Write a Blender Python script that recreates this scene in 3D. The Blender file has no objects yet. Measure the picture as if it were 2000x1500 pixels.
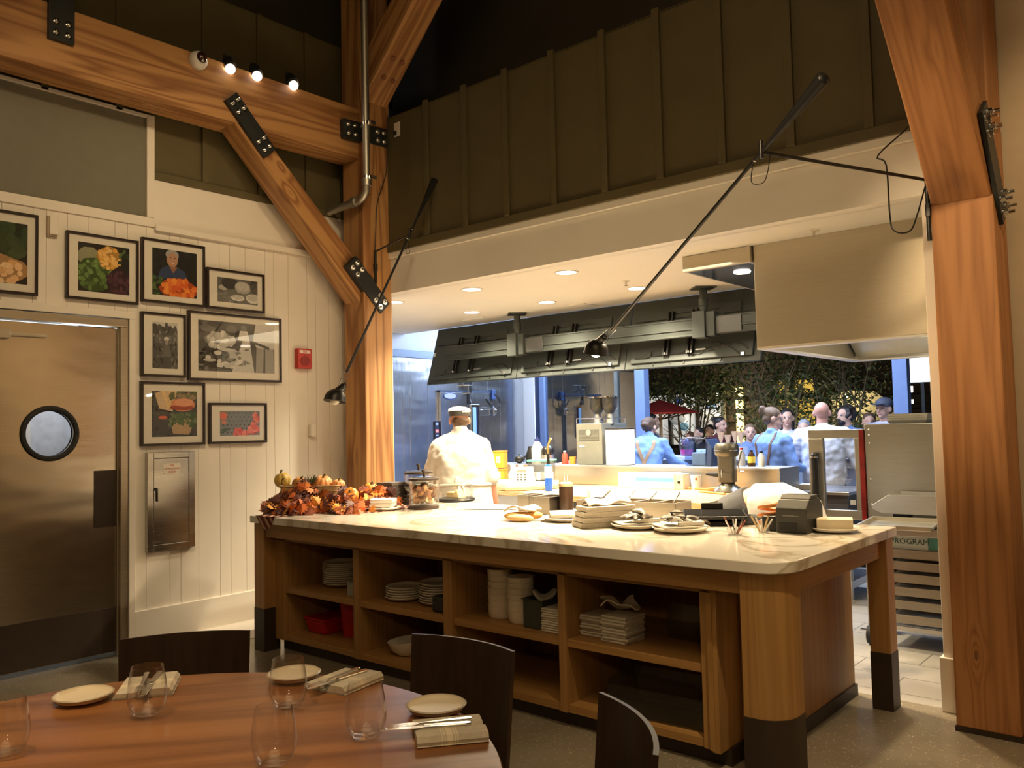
import bpy, bmesh, math, random
from mathutils import Vector, Matrix
PI=math.pi
S=bpy.context.scene
COL=S.collection
# ---------------------------------------------------------------- camera
cam=bpy.data.cameras.new('camera'); cam.sensor_width=36; cam.lens=36*1629.9/2000; cam.clip_start=.05; cam.clip_end=200
cob=bpy.data.objects.new('camera',cam); COL.objects.link(cob)
yaw,pit,rol=(math.radians(a) for a in (40.7707,3.03586,1.31847))
R3=Matrix.Rotation(yaw,3,'Z')@Matrix.Rotation(pit,3,'X')@Matrix.Rotation(rol,3,'Y')
rt,fw,up=R3.col[0],R3.col[1],R3.col[2]
cob.matrix_world=Matrix(((rt.x,up.x,-fw.x,0),(rt.y,up.y,-fw.y,0),(rt.z,up.z,-fw.z,1.47),(0,0,0,1)))
S.camera=cob
# ---------------------------------------------------------------- view, world, lights
S.view_settings.view_transform='Standard'; S.view_settings.look='None'
S.view_settings.exposure=0.0; S.view_settings.gamma=1; S.view_settings.use_curve_mapping=False
W=bpy.data.worlds.new('night sky'); S.world=W; W.use_nodes=True
W.node_tree.nodes['Background'].inputs[0].default_value=(.02,.025,.04,1); W.node_tree.nodes['Background'].inputs[1].default_value=.35
S.cycles.max_bounces=8; S.cycles.sample_clamp_indirect=4; S.cycles.caustics_reflective=False; S.cycles.caustics_refractive=False
WARM=(1,.70,.36); WARM2=(1,.75,.42); NEUT=(1,.86,.60); COOL=(.60,.73,1)
def lamp(name,kind,loc,power,col,tgt=None,size=.1,spot=60,blend=.6,sy=None):
    l=bpy.data.lights.new(name,kind); l.energy=power; l.color=col
    if kind=='AREA':
        l.size=size
        if sy: l.shape='RECTANGLE'; l.size_y=sy
    else: l.shadow_soft_size=size
    if kind=='SPOT': l.spot_size=math.radians(spot); l.spot_blend=blend
    o=bpy.data.objects.new(name,l); COL.objects.link(o); o.location=loc
    d=(Vector(tgt)-Vector(loc)) if tgt else Vector((0,0,-1))
    o.rotation_euler=d.to_track_quat('-Z','Y').to_euler()
    return o
# dining room light: unseen ceiling spots, some added for brightness, plus fill
lamp('dining_spot','SPOT',(-2.3,.2,4.6),330,WARM,(-2.1,.55,.75),.08,34,.9)
lamp('dining_spot','SPOT',(-2.6,1.6,4.4),120,WARM2,(-5.75,2.4,2.3),.07,62,.8)
lamp('dining_spot','SPOT',(-2.6,2.9,4.5),80,WARM2,(-5.75,3.6,2.6),.07,60,.8)
lamp('dining_spot','SPOT',(-1.9,.9,3.5),300,(1,.72,.40),(-.78,4.4,2.15),.10,29,.7)  # unseen spot for the right post, set left to hide the post's shadow
lamp('dining_spot','SPOT',(.8,2.6,4.4),190,WARM2,(-.35,4.7,2.3),.07,42,.8)  # added to brighten the tan wall strip beside the post
lamp('dining_spot','SPOT',(1.3,2.6,4.3),420,WARM2,(1.6,4.7,2.4),.07,58,.8)
lamp('dining_spot','SPOT',(2.2,2.6,4.3),420,WARM2,(2.2,4.7,2.4),.07,62,.8)
lamp('dining_fill','AREA',(-1.0,.6,4.9),50,WARM,(-3.0,3.2,.4),2.5)
lamp('dining_low_fill','POINT',(.6,-.7,2.4),42,WARM2,None,.12)  # unseen fill point added to brighten the brace underside and island front
lamp('dining_spot','SPOT',(-.4,2.0,4.6),330,WARM2,(-1.1,3.0,0),.05,45,.9)  # added to brighten the floor at the right
# kitchen
for n,(x,y) in enumerate(((-3.767,5.03),(-4.773,5.05),(-4.8,6.09),(-5.72,6.04),(-3.80,6.07),(-5.72,5.02))):
    lamp('kitchen_downlight','SPOT',(x,y,2.60),(60 if n==5 else 225),NEUT,None,.05,125,.7)
for x in (-1.55,-2.5,-3.3,-4.2): lamp('pass_downlight','SPOT',(x,4.9,2.60),(130 if x>-2 else 90 if x<-4 else 230),WARM2,(x,4.35,.9),.05,85,.7)
lamp('kitchen_fill','AREA',(-4.0,5.6,2.55),45,NEUT,None,3.0,sy=1.2)
lamp('cool_ceiling_light','AREA',(-5.4,7.9,3.1),150,COOL,None,2.2,sy=1.0)
lamp('cooler_top_fill','AREA',(-6.35,8.86,2.85),75,(.62,.76,1),(-7.5,7.4,2.2),1.3,sy=.5)  # area light added to brighten the cooler's upper steel, no fixture there
lamp('cool_ceiling_light','AREA',(-3.3,7.6,3.1),135,COOL,None,1.8,sy=1.0)
lamp('hood_light','AREA',(-1.5,6.1,2.2),12,NEUT,None,.8)
# street
lamp('street_light','POINT',(-8,15.5,2.2),45,(1,.86,.6),None,.2)
lamp('street_light','POINT',(-3.2,13.0,.5),22,(1,.80,.45),None,.2)
lamp('street_light','POINT',(-6.2,12.5,.4),14,(1,.84,.5),None,.2)

# ---------------------------------------------------------------- helpers
class B:
    def __init__(s): s.v=[]; s.f=[]; s.k=[]; s.i=0; s.x=None
    def mat(s,i): s.i=i; return s
    def xf(s,m=None): s.x=m; return s
    def add(s,v,f):
        n=len(s.v)
        s.v+= [tuple(s.x@Vector(p)) for p in v] if s.x else [tuple(p) for p in v]
        s.f+=[tuple(i+n for i in q) for q in f]; s.k+=[s.i]*len(f); return s
    def box(s,x0,x1,y0,y1,z0,z1):
        return s.add([(x0,y0,z0),(x1,y0,z0),(x1,y1,z0),(x0,y1,z0),(x0,y0,z1),(x1,y0,z1),(x1,y1,z1),(x0,y1,z1)],
          [(3,2,1,0),(4,5,6,7),(0,1,5,4),(1,2,6,5),(2,3,7,6),(3,0,4,7)])
    def bc(s,c,d): return s.box(c[0]-d[0]/2,c[0]+d[0]/2,c[1]-d[1]/2,c[1]+d[1]/2,c[2]-d[2]/2,c[2]+d[2]/2)
    def hexa(s,p): return s.add(p,[(3,2,1,0),(4,5,6,7),(0,1,5,4),(1,2,6,5),(2,3,7,6),(3,0,4,7)])
    def prism(s,poly,a,b,ax='z'):
        n=len(poly)
        def P(u,v,w): return (u,v,w) if ax=='z' else ((w,u,v) if ax=='x' else (u,w,v))
        v=[P(u,t,a) for u,t in poly]+[P(u,t,b) for u,t in poly]
        return s.add(v,[tuple(range(n-1,-1,-1)),tuple(range(n,2*n))]+[(i,(i+1)%n,n+(i+1)%n,n+i) for i in range(n)])
    def lathe(s,pr,c=(0,0,0),n=24,q=None,sx=1,sy=1):
        v=[];f=[];m=len(pr)
        for r,z in pr:
            for j in range(n):
                a=2*PI*j/n; p=Vector((r*math.cos(a)*sx,r*math.sin(a)*sy,z))
                if q: p=q@p
                v.append(p+Vector(c))
        for i in range(m-1):
            for j in range(n):
                k=(j+1)%n; f.append((i*n+j,i*n+k,(i+1)*n+k,(i+1)*n+j))
        if pr[0][0]>1e-6: f.append(tuple(range(n-1,-1,-1)))
        if pr[-1][0]>1e-6: f.append(tuple((m-1)*n+j for j in range(n)))
        return s.add(v,f)
    def open(s,pr,c=(0,0,0),n=24):     # thin walled: closed profile loop
        v=[];f=[];m=len(pr)
        for r,z in pr:
            for j in range(n):
                a=2*PI*j/n; v.append((c[0]+r*math.cos(a),c[1]+r*math.sin(a),c[2]+z))
        for i in range(m):
            for j in range(n):
                k=(j+1)%n;i2=(i+1)%m; f.append((i*n+j,i*n+k,i2*n+k,i2*n+j))
        return s.add(v,f)
    def cyl(s,a,b,r,r2=None,n=16):
        a=Vector(a);b=Vector(b);d=b-a;q=d.to_track_quat('Z','Y').to_matrix()
        return s.lathe([(r,0),(r if r2 is None else r2,d.length)],a,n,q)
    def caps(s,a,b,r,r2=None,n=12):
        r2=r if r2 is None else r2
        a=Vector(a);b=Vector(b);d=b-a;L=d.length
        q=d.to_track_quat('Z','Y').to_matrix() if L>1e-6 else Matrix.Identity(3)
        pr=[(max(r*math.cos(t),1e-5),r*math.sin(t)) for t in (-1.5,-1.1,-.7,-.35,0)]+[(max(r2*math.cos(t),1e-5),L+r2*math.sin(t)) for t in (0,.35,.7,1.1,1.5)]
        return s.lathe(pr,a,n,q)
    def sph(s,c,r,n=16,m=9,q=None):
        if not hasattr(r,'__len__'): r=(r,r,r)
        pr=[(max(math.cos(-PI/2+PI*i/(m-1)),1e-5),math.sin(-PI/2+PI*i/(m-1))) for i in range(m)]
        M=Matrix.Diagonal(r)
        if q: M=q@M
        return s.lathe(pr,c,n,M)
    def tube(s,p,r,n=8,closed=False):
        p=[Vector(a) for a in p];m=len(p);v=[];f=[];u=None
        for i in range(m):
            t=(p[(i+1)%m]-p[i-1]) if (closed or 0<i<m-1) else (p[1]-p[0] if i==0 else p[-1]-p[-2])
            t.normalize()
            if u is None: u=t.orthogonal().normalized()
            else:
                u=(u-t*u.dot(t))
                u=u.normalized() if u.length>1e-6 else t.orthogonal().normalized()
            w=t.cross(u); rr=r[i] if hasattr(r,'__len__') else r
            for j in range(n):
                a=2*PI*j/n; v.append(p[i]+u*rr*math.cos(a)+w*rr*math.sin(a))
        for i in range(m if closed else m-1):
            for j in range(n):
                k=(j+1)%n;i2=(i+1)%m; f.append((i*n+j,i*n+k,i2*n+k,i2*n+j))
        if not closed: f+= [tuple(range(n-1,-1,-1)),tuple((m-1)*n+j for j in range(n))]
        return s.add(v,f)
    def cord(s,p,r,n=6,m=5):    # tube through a smooth curve
        p=[Vector(a) for a in p]; q=[]
        for i in range(len(p)-1):
            a,b,c,d=p[max(i-1,0)],p[i],p[i+1],p[min(i+2,len(p)-1)]
            for j in range(m):
                t=j/m; q.append(.5*((2*b)+(c-a)*t+(2*a-5*b+4*c-d)*t*t+(3*b-a-3*c+d)*t**3))
        return s.tube(q+[p[-1]],r,n)
    def loft(s,rings,n=20):     # rings: (center, rx, ry) horizontal ellipses, closed at both ends
        v=[];f=[];m=len(rings)
        for c,rx,ry in rings:
            for j in range(n):
                a=2*PI*j/n; v.append((c[0]+rx*math.cos(a),c[1]+ry*math.sin(a),c[2]))
        for i in range(m-1):
            for j in range(n):
                k=(j+1)%n; f.append((i*n+j,i*n+k,(i+1)*n+k,(i+1)*n+j))
        f+= [tuple(range(n-1,-1,-1)),tuple((m-1)*n+j for j in range(n))]
        return s.add(v,f)
    def grid(s,fn,nu,nv,th=0):      # surface fn(u,v) in 0..1, optional thickness
        P=[[Vector(fn(i/nu,j/nv)) for j in range(nv+1)] for i in range(nu+1)]
        v=[p for r in P for p in r];f=[];o=nv+1
        for i in range(nu):
            for j in range(nv): f.append((i*o+j,(i+1)*o+j,(i+1)*o+j+1,i*o+j+1))
        if th:
            N=len(v);w=[]
            for i in range(nu+1):
                for j in range(nv+1):
                    a=P[min(i+1,nu)][j]-P[max(i-1,0)][j]; b=P[i][min(j+1,nv)]-P[i][max(j-1,0)]
                    w.append(P[i][j]-a.cross(b).normalized()*th)
            f2=[tuple(N+k for k in reversed(q)) for q in f]
            e=[i*o for i in range(nu+1)]+[nu*o+j for j in range(1,nv+1)]+[i*o+nv for i in range(nu-1,-1,-1)]+[j for j in range(nv-1,0,-1)]
            f2+=[(e[(i+1)%len(e)],e[i],N+e[i],N+e[(i+1)%len(e)]) for i in range(len(e))]
            v+=w;f+=f2
        return s.add(v,f)
    def ob(s,name,mats,par=None,sm=None,bev=0,loc=None,rz=0,seg=2):
        me=bpy.data.meshes.new(name); me.from_pydata(s.v,[],s.f)
        ms=mats if isinstance(mats,(list,tuple)) else [mats]
        for m in ms: me.materials.append(m)
        if len(ms)>1: me.polygons.foreach_set('material_index',s.k)
        bm=bmesh.new(); bm.from_mesh(me); bmesh.ops.recalc_face_normals(bm,faces=bm.faces); bm.to_mesh(me); bm.free()
        if sm is not None:
            me.shade_smooth(); me.set_sharp_from_angle(angle=math.radians(sm))
        o=bpy.data.objects.new(name,me); COL.objects.link(o)
        if par: o.parent=par
        if loc: o.location=loc
        if rz: o.rotation_euler.z=rz
        if bev:
            b=o.modifiers.new('edge','BEVEL'); b.width=bev; b.segments=seg; b.limit_method='ANGLE'; b.angle_limit=.7
        return o
def tag(o,label,cat,group=None):
    o['label']=label;o['category']=cat
    if group:o['group']=group
    return o
def thing(name,label,cat,loc=(0,0,0),rz=0,group=None):
    o=bpy.data.objects.new(name,None); o.empty_display_size=.05; COL.objects.link(o); o.location=loc; o.rotation_euler.z=rz
    return tag(o,label,cat,group)
def st(o,label=None):
    o['kind']='structure'
    if label: o['label']=label
    return o
def dup(root,loc,rz=None,label=None):
    r=root.copy(); COL.objects.link(r); r.location=loc
    if rz is not None: r.rotation_euler.z=rz
    if label: r['label']=label
    for c in root.children:
        d=c.copy(); COL.objects.link(d); d.parent=r
        for g in c.children:
            e=g.copy(); COL.objects.link(e); e.parent=d
    return r
ORD=['topmost','second from the top','third from the top','fourth from the top','fifth from the top','sixth from the top','seventh from the top','eighth from the top','ninth from the top','tenth from the top','eleventh from the top','twelfth from the top']
# ---------------------------------------------------------------- materials
def nt(name):
    m=bpy.data.materials.new(name); m.use_nodes=True; t=m.node_tree
    return m,t,t.nodes['Principled BSDF'],t.nodes.new,t.links.new
def ramp(t,fac,stops):
    r=t.nodes.new('ShaderNodeValToRGB'); e=r.color_ramp.elements
    while len(e)<len(stops): e.new(.5)
    for q,(p,c) in zip(e,stops): q.position=p;q.color=(*c,1)
    t.links.new(fac,r.inputs[0]); return r.outputs[0]
def coord(t,scale=(1,1,1),out='Object'):
    c=t.nodes.new('ShaderNodeTexCoord'); m=t.nodes.new('ShaderNodeMapping'); m.inputs['Scale'].default_value=scale
    t.links.new(c.outputs[out],m.inputs[0]); return m.outputs[0]
def mul(c,k): return tuple(min(1,x*k) for x in c)
_mc={}
def mat(name,col,rough=.5,metal=0,var=.12,sc=14,bump=0,emit=0,ecol=None,trans=0,ior=1.45,coat=0,str_=None,alpha=1):
    if name in _mc: return _mc[name]
    m,t,b,N,L=nt(name)
    n=N('ShaderNodeTexNoise'); n.inputs['Scale'].default_value=sc; n.inputs['Detail'].default_value=3
    L(coord(t,str_ or (1,1,1)),n.inputs[0])
    if var: L(ramp(t,n.outputs[0],[(.3,mul(col,1-var)),(.7,mul(col,1+var))]),b.inputs['Base Color'])
    else: b.inputs['Base Color'].default_value=(*col,1)
    b.inputs['Roughness'].default_value=rough; b.inputs['Metallic'].default_value=metal
    b.inputs['Transmission Weight'].default_value=trans; b.inputs['IOR'].default_value=ior; b.inputs['Coat Weight'].default_value=coat; b.inputs['Alpha'].default_value=alpha
    if bump:
        u=N('ShaderNodeBump'); u.inputs['Strength'].default_value=bump; u.inputs['Distance'].default_value=.01
        L(n.outputs[0],u.inputs['Height']); L(u.outputs[0],b.inputs['Normal'])
    if emit: b.inputs['Emission Color'].default_value=(*(ecol or col),1); b.inputs['Emission Strength'].default_value=emit
    _mc[name]=m; return m
def wood(name,c1,c2,ax='Z',K=7,rough=.55,across=5,along=.35,fine=.4,knots=1.0,fibre=70):
    # flat sawn grain: contour lines of a stretched noise field, bent around scattered knots
    if name in _mc: return _mc[name]
    m,t,b,N,L=nt(name); c=N('ShaderNodeTexCoord').outputs['Object']
    def st_(a,l):
        p=N('ShaderNodeMapping'); p.inputs['Scale'].default_value={'X':(l,a,a),'Y':(a,l,a),'Z':(a,a,l)}[ax]; p.inputs['Location'].default_value=(.37,.21,.63); L(c,p.inputs[0]); return p.outputs[0]
    def mth(op,x,y=None,z=None):
        q=N('ShaderNodeMath'); q.operation=op
        for i,k in enumerate((x,y,z)):
            if k is None: continue
            if isinstance(k,(int,float)): q.inputs[i].default_value=k
            else: L(k,q.inputs[i])
        return q.outputs[0]
    n=N('ShaderNodeTexNoise'); n.inputs['Scale'].default_value=1; n.inputs['Detail'].default_value=2; n.inputs['Distortion'].default_value=.3; L(st_(across,along),n.inputs[0]); f=n.outputs[0]
    if knots:
        v=N('ShaderNodeTexVoronoi'); v.inputs['Scale'].default_value=1; L(st_(3.0,1.3),v.inputs[0])
        r=N('ShaderNodeMapRange'); r.inputs[1].default_value=0; r.inputs[2].default_value=.24; r.inputs[3].default_value=1; r.inputs[4].default_value=0; L(v.outputs['Distance'],r.inputs[0]); kn=mth('POWER',r.outputs[0],2.0); f=mth('MULTIPLY_ADD',kn,.4*knots,f)
    g=mth('MULTIPLY',mth('PINGPONG',mth('MULTIPLY',f,K),.5),2.0)
    h=N('ShaderNodeTexNoise'); h.inputs['Scale'].default_value=1; h.inputs['Detail'].default_value=4; L(st_(fibre,2.2),h.inputs[0])
    l=N('ShaderNodeTexNoise'); l.inputs['Scale'].default_value=1.3; L(c,l.inputs[0])
    a=N('ShaderNodeMix'); a.data_type='FLOAT'; a.inputs[0].default_value=fine; L(g,a.inputs[2]); L(h.outputs[0],a.inputs[3])
    d=N('ShaderNodeMix'); d.data_type='FLOAT'; d.inputs[0].default_value=.25; L(a.outputs[0],d.inputs[2]); L(l.outputs[0],d.inputs[3]); o=d.outputs[0]
    if knots: o=mth('MULTIPLY_ADD',mth('GREATER_THAN',kn,.72),-.35*knots,o)
    L(ramp(t,o,[(.12,mul(c2,.6)),(.34,c2),(.62,c1)]),b.inputs['Base Color'])
    b.inputs['Roughness'].default_value=rough
    u=N('ShaderNodeBump'); u.inputs['Strength'].default_value=.10; u.inputs['Distance'].default_value=.003; L(a.outputs[0],u.inputs['Height']); L(u.outputs[0],b.inputs['Normal'])
    _mc[name]=m; return m
def brushed(name,col,rough=.32,ax=(1,1,60),amt=.10,wav=0):
    if name in _mc: return _mc[name]
    m,t,b,N,L=nt(name)
    n=N('ShaderNodeTexNoise'); n.inputs['Scale'].default_value=6; n.inputs['Detail'].default_value=4; L(coord(t,ax),n.inputs[0])
    L(ramp(t,n.outputs[0],[(.3,mul(col,1-amt)),(.7,mul(col,1+amt))]),b.inputs['Base Color'])
    r=N('ShaderNodeMapRange'); r.inputs[3].default_value=rough*.8; r.inputs[4].default_value=rough*1.25; L(n.outputs[0],r.inputs[0]); L(r.outputs[0],b.inputs['Roughness'])
    b.inputs['Metallic'].default_value=1
    if wav:
        q=N('ShaderNodeTexNoise'); q.inputs['Scale'].default_value=1.6; L(coord(t,(1,.6,1.6)),q.inputs[0])
        u=N('ShaderNodeBump'); u.inputs['Strength'].default_value=wav; u.inputs['Distance'].default_value=.05; L(q.outputs[0],u.inputs['Height']); L(u.outputs[0],b.inputs['Normal'])
    _mc[name]=m; return m
def glass(name,col=(1,1,1),rough=0,mixt=.85):   # thin clear glass: mostly transparent with a fresnel gloss
    if name in _mc: return _mc[name]
    m,t,b,N,L=nt(name)
    tr=N('ShaderNodeBsdfTransparent'); tr.inputs[0].default_value=(*col,1)
    g=N('ShaderNodeBsdfGlossy'); g.inputs['Roughness'].default_value=rough
    f=N('ShaderNodeLayerWeight'); f.inputs[0].default_value=.5
    p=N('ShaderNodeMath'); p.operation='POWER'; p.inputs[1].default_value=3; L(f.outputs['Facing'],p.inputs[0])
    r=N('ShaderNodeMath'); r.operation='MULTIPLY_ADD'; r.inputs[1].default_value=mixt*.8; r.inputs[2].default_value=.045; L(p.outputs[0],r.inputs[0])
    x=N('ShaderNodeMixShader'); L(r.outputs[0],x.inputs[0]); L(tr.outputs[0],x.inputs[1]); L(g.outputs[0],x.inputs[2])
    L(x.outputs[0],[k for k in t.nodes if k.type=='OUTPUT_MATERIAL'][0].inputs[0])
    _mc[name]=m; return m
FIR1,FIR2=(.45,.235,.088),(.27,.115,.038)
FZ=wood('fir vertical',FIR1,FIR2,'Z'); FY=wood('fir along wall',FIR1,FIR2,'Y')
FP=wood('fir post',(.43,.19,.065),(.33,.135,.042),'Z',8,.6,7,.35,.5,.8)
OC=((.40,.215,.070),(.325,.168,.052))
OAK=wood('oak',*OC,'Z',9,.5,9,.25,.6,0,110); OAKX=wood('oak cross',*OC,'X',9,.5,9,.25,.6,0,110)
WHITE=mat('white paint',(.80,.74,.66),.55,var=.03,sc=3); SOFF=mat('soffit paint',(.86,.83,.76),.6,var=.02,sc=2)
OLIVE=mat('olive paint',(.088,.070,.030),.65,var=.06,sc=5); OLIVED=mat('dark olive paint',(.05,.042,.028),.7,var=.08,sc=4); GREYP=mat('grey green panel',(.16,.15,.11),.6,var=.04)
BLK=mat('black paint',(.012,.012,.012),.35,var=.1); BLKM=mat('black steel',(.018,.020,.020),.45,var=.15); BRONZE=mat('dark bronze base',(.035,.022,.014),.5,var=.1)
STEEL=brushed('brushed steel',(.62,.60,.56),.30); STEELW=brushed('stainless door',(.58,.55,.50),.22,(1,1,40),.06,.25); STEELD=brushed('dull steel',(.42,.41,.38),.42)
COOLER=brushed('cooler steel',(.60,.62,.66),.22,(1,8,1),.05,.5); CHROME=mat('chrome',(.8,.8,.8),.12,1,var=.02); GALV=brushed('galvanised pipe',(.50,.48,.42),.45)
PORC=mat('white porcelain',(.80,.75,.66),.25,var=.03,coat=.3); PORCR=mat('stoneware',(.72,.62,.48),.4,var=.08)
LINEN=mat('grey linen',(.60,.55,.46),.9,var=.08,sc=60,bump=.1); LINW=mat('white linen',(.80,.77,.70),.9,var=.05,sc=60,bump=.1); STRIPE=mat('cream stripe',(.80,.72,.56),.9,var=.05)
DARKN=mat('dark napkin',(.10,.085,.075),.9,var=.15,sc=60)
CLEAR=glass('clear glass'); GLS=mat('glass body',(1,1,1),0,var=0,trans=1,ior=1.45); PLEX=glass('cloudy plastic',(.82,.84,.84),.2,.9)
SKIN=mat('skin',(.62,.36,.25),.55,var=.06,sc=20); SKINR=mat('ruddy skin',(.60,.30,.21),.55,var=.08,sc=20)
RED=mat('red plastic',(.42,.03,.02),.4,var=.08); ORANGE=mat('orange plastic',(.75,.33,.05),.35,var=.05); RUB=mat('black rubber',(.02,.02,.02),.7,var=.1)
# ================================================================ SETTING
def terrazzo():
    m,t,b,N,L=nt('polished concrete')
    v=N('ShaderNodeTexVoronoi'); v.inputs['Scale'].default_value=75; co=coord(t); L(co,v.inputs[0])
    n=N('ShaderNodeTexNoise'); n.inputs['Scale'].default_value=2.2; n.inputs['Detail'].default_value=5; L(co,n.inputs[0])
    base=ramp(t,n.outputs[0],[(.3,(.21,.18,.13)),(.7,(.31,.265,.20))])
    f=ramp(t,v.outputs['Distance'],[(.22,(1,1,1)),(.32,(0,0,0))])
    h=N('ShaderNodeTexNoise'); h.inputs['Scale'].default_value=30; L(co,h.inputs[0]); hr=ramp(t,h.outputs[0],[(.46,(0,0,0)),(.62,(.7,.7,.7))])
    k=N('ShaderNodeMath'); k.operation='MULTIPLY'; L(f,k.inputs[0]); L(hr,k.inputs[1])
    x=N('ShaderNodeMix'); x.data_type='RGBA'; L(k.outputs[0],x.inputs[0]); L(base,x.inputs[6]); x.inputs[7].default_value=(.60,.53,.42,1)
    L(x.outputs[2],b.inputs['Base Color']); b.inputs['Roughness'].default_value=.24
    return m
def tiles():
    m,t,b,N,L=nt('kitchen floor tile')
    r=N('ShaderNodeTexBrick'); r.offset=.5; r.inputs['Scale'].default_value=1; r.inputs['Brick Width'].default_value=.6; r.inputs['Row Height'].default_value=.3; r.inputs['Mortar Size'].default_value=.004
    r.inputs['Color1'].default_value=(.42,.39,.34,1); r.inputs['Color2'].default_value=(.38,.35,.31,1); r.inputs['Mortar'].default_value=(.14,.13,.11,1)
    L(coord(t),r.inputs[0]); L(r.outputs[0],b.inputs['Base Color']); b.inputs['Roughness'].default_value=.4
    return m
st(B().box(-6.2,3,-2.5,4.68,-.1,0).ob('floor',terrazzo()),'polished aggregate concrete dining floor')
st(B().box(-8,3,4.68,9.0,-.1,0).ob('floor_kitchen',tiles()),'pale tiled kitchen floor')
# --- left wall: vertical boards with fine gaps
w=B(); g=[1.43,1.61,1.70,1.83,2.01,2.09,2.218,2.355,2.527,2.613,2.746,2.917,2.998,3.135,3.306,3.393,3.524,3.701,3.779,3.915,4.095,4.179,4.312,4.5,4.75]
g=[-2.5+.15*i for i in range(26)]+g
for a,b_ in zip(g,g[1:]):
    if b_-a<.01: continue
    z0=2.30 if a<2.60 and b_>1.5 and a>1.4 else .0
    w.box(-5.765,-5.75,a+.0015,b_-.0015,z0 if b_<2.62 else 0,2.96)
w.box(-5.80,-5.762,2.60,4.75,0,2.96).box(-5.80,-5.762,-2.5,1.55,0,2.96).box(-5.80,-5.762,1.55,2.60,2.30,2.96)
st(w.ob('wall_left',WHITE),'white vertical board wall with fine grooves')
w=B().box(-5.80,-5.75,2.79,4.75,2.96,3.31); st(w.ob('wall_left_band',WHITE))
st(B().box(-5.80,-5.735,2.80,4.75,3.305,3.36).ob('trim_6',OLIVE,bev=.004))
w=B().box(-5.82,-5.755,2.79,4.75,3.31,4.83).box(-5.82,-5.755,-2.5,2.79,3.74,4.83)
for y in (1.6,2.07,2.55,3.19,3.66,4.11): w.box(-5.755,-5.735,y-.022,y+.022,3.36 if y>2.8 else 3.74,4.83)
st(w.ob('wall_left_upper',OLIVE),'olive board and batten wall above the white boards')
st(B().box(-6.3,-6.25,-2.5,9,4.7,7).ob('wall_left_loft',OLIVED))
st(B().box(-5.79,-5.752,-2.5,2.745,3.02,3.735).ob('wall_left_panel',GREYP),'grey green panel framed in white under the beam')
st(B().box(-5.79,-5.735,2.745,2.80,3.022,3.76).ob('trim_1',WHITE,bev=.003))
st(B().box(-5.79,-5.735,-2.5,2.80,2.955,3.02).ob('trim_2',WHITE,bev=.003))
st(B().box(-5.79,-5.735,-2.5,2.745,3.735,3.76).ob('trim_3',WHITE,bev=.003))
st(B().box(-5.79,-5.715,2.80,4.75,2.93,2.975).ob('trim_4',WHITE,bev=.004))
st(B().box(-5.775,-5.728,2.66,4.75,0,.28).ob('baseboard_left',WHITE,bev=.004),'tall white baseboard under the board wall')
st(B().box(-5.74,-5.43,3.1,4.38,0,.065).ob('trim_7',WHITE,bev=.006))
# --- swing door
d=bpy.data.objects.new('door_1',None); COL.objects.link(d); d.location=(-5.80,2.10,0); d['kind']='structure'; d['label']='stainless swing door with a round porthole'
b=B(); n=48; cy,cz,r=.03,1.505,.15; x0,x1,z0,z1=-.455,.455,.03,2.215; v=[]
def edge(a):
    c,s_=math.cos(a),math.sin(a); k=min(((x1-cy) if c>0 else (cy-x0))/max(abs(c),1e-9),((z1-cz) if s_>0 else (cz-z0))/max(abs(s_),1e-9)); return cy+c*k,cz+s_*k
A=sorted([2*PI*i/n for i in range(n)]+[math.atan2(z-cz,y-cy)%(2*PI) for y in(x0,x1) for z in(z0,z1)]); n=len(A)
for x in (-.022,.022):
    v+=[(x,cy+r*math.cos(a),cz+r*math.sin(a)) for a in A]+[(x,*edge(a)) for a in A]
f=[]
for i in range(n):
    j=(i+1)%n; f+=[(i,j,n+j,n+i),(2*n+i,3*n+i,3*n+j,2*n+j),(i,2*n+i,2*n+j,j),(n+i,n+j,3*n+j,3*n+i)]
b.add(v,f).ob('door_panel',STEELW,d,bev=.003)
ring=[(x,cy+rr*math.cos(a),cz+rr*math.sin(a)) for x in (0,) for rr in (.162,) for a in [2*PI*i/48 for i in range(48)]]
B().tube([(p[0]+.024,p[1],p[2]) for p in ring],.018,8,True).tube([(p[0]-.024,p[1],p[2]) for p in ring],.016,8,True).ob('porthole_ring',RUB,d,40)
B().cyl((-.004,cy,cz),(.004,cy,cz),.15,n=40).ob('porthole_glass',CLEAR,d)
B().box(.022,.026,.305,.45,.87,1.25).ob('push_plate',BRONZE,d,bev=.001)
B().box(.022,.025,-.45,.45,.035,.33).ob('kick_plate',BRONZE,d,bev=.001)
fr=B().box(-.03,.065,.462,.515,0,2.224).box(-.03,.065,-.515,-.462,0,2.224).box(-.03,.065,-.515,.515,2.225,2.28).box(-.03,.03,.455,.47,0,2.23)
fr.ob('door_frame',brushed('door frame steel',(.50,.44,.34),.4),d,bev=.004)
B().box(.03,.075,-.40,-.22,2.10,2.16).box(.03,.05,-.22,.0,2.12,2.14).ob('door_closer',brushed('closer',(.6,.55,.45),.4),d,bev=.004)
st(B().box(-5.79,-5.725,2.617,2.66,0,2.283).box(-5.79,-5.725,1.54,2.66,2.285,2.335).ob('trim_5',WHITE,bev=.003))
# room seen through the porthole
w=B().box(-7.02,-6.98,2.0,4.4,0,2.6); st(w.ob('wall_corridor',mat('corridor wall',(.60,.62,.66),.6)))
st(B().box(-6.97,-6.94,1.62,2.42,0,2.6).ob('trim_8',WHITE)); 
st(B().box(-7.02,-6.98,2.78,3.3,0,2.6).ob('wall_corridor_blue',mat('blue corridor wall',(.12,.25,.50),.6)))
lamp('corridor_light','POINT',(-6.4,2.6,2.3),28,(.85,.92,1),None,.2)
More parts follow.
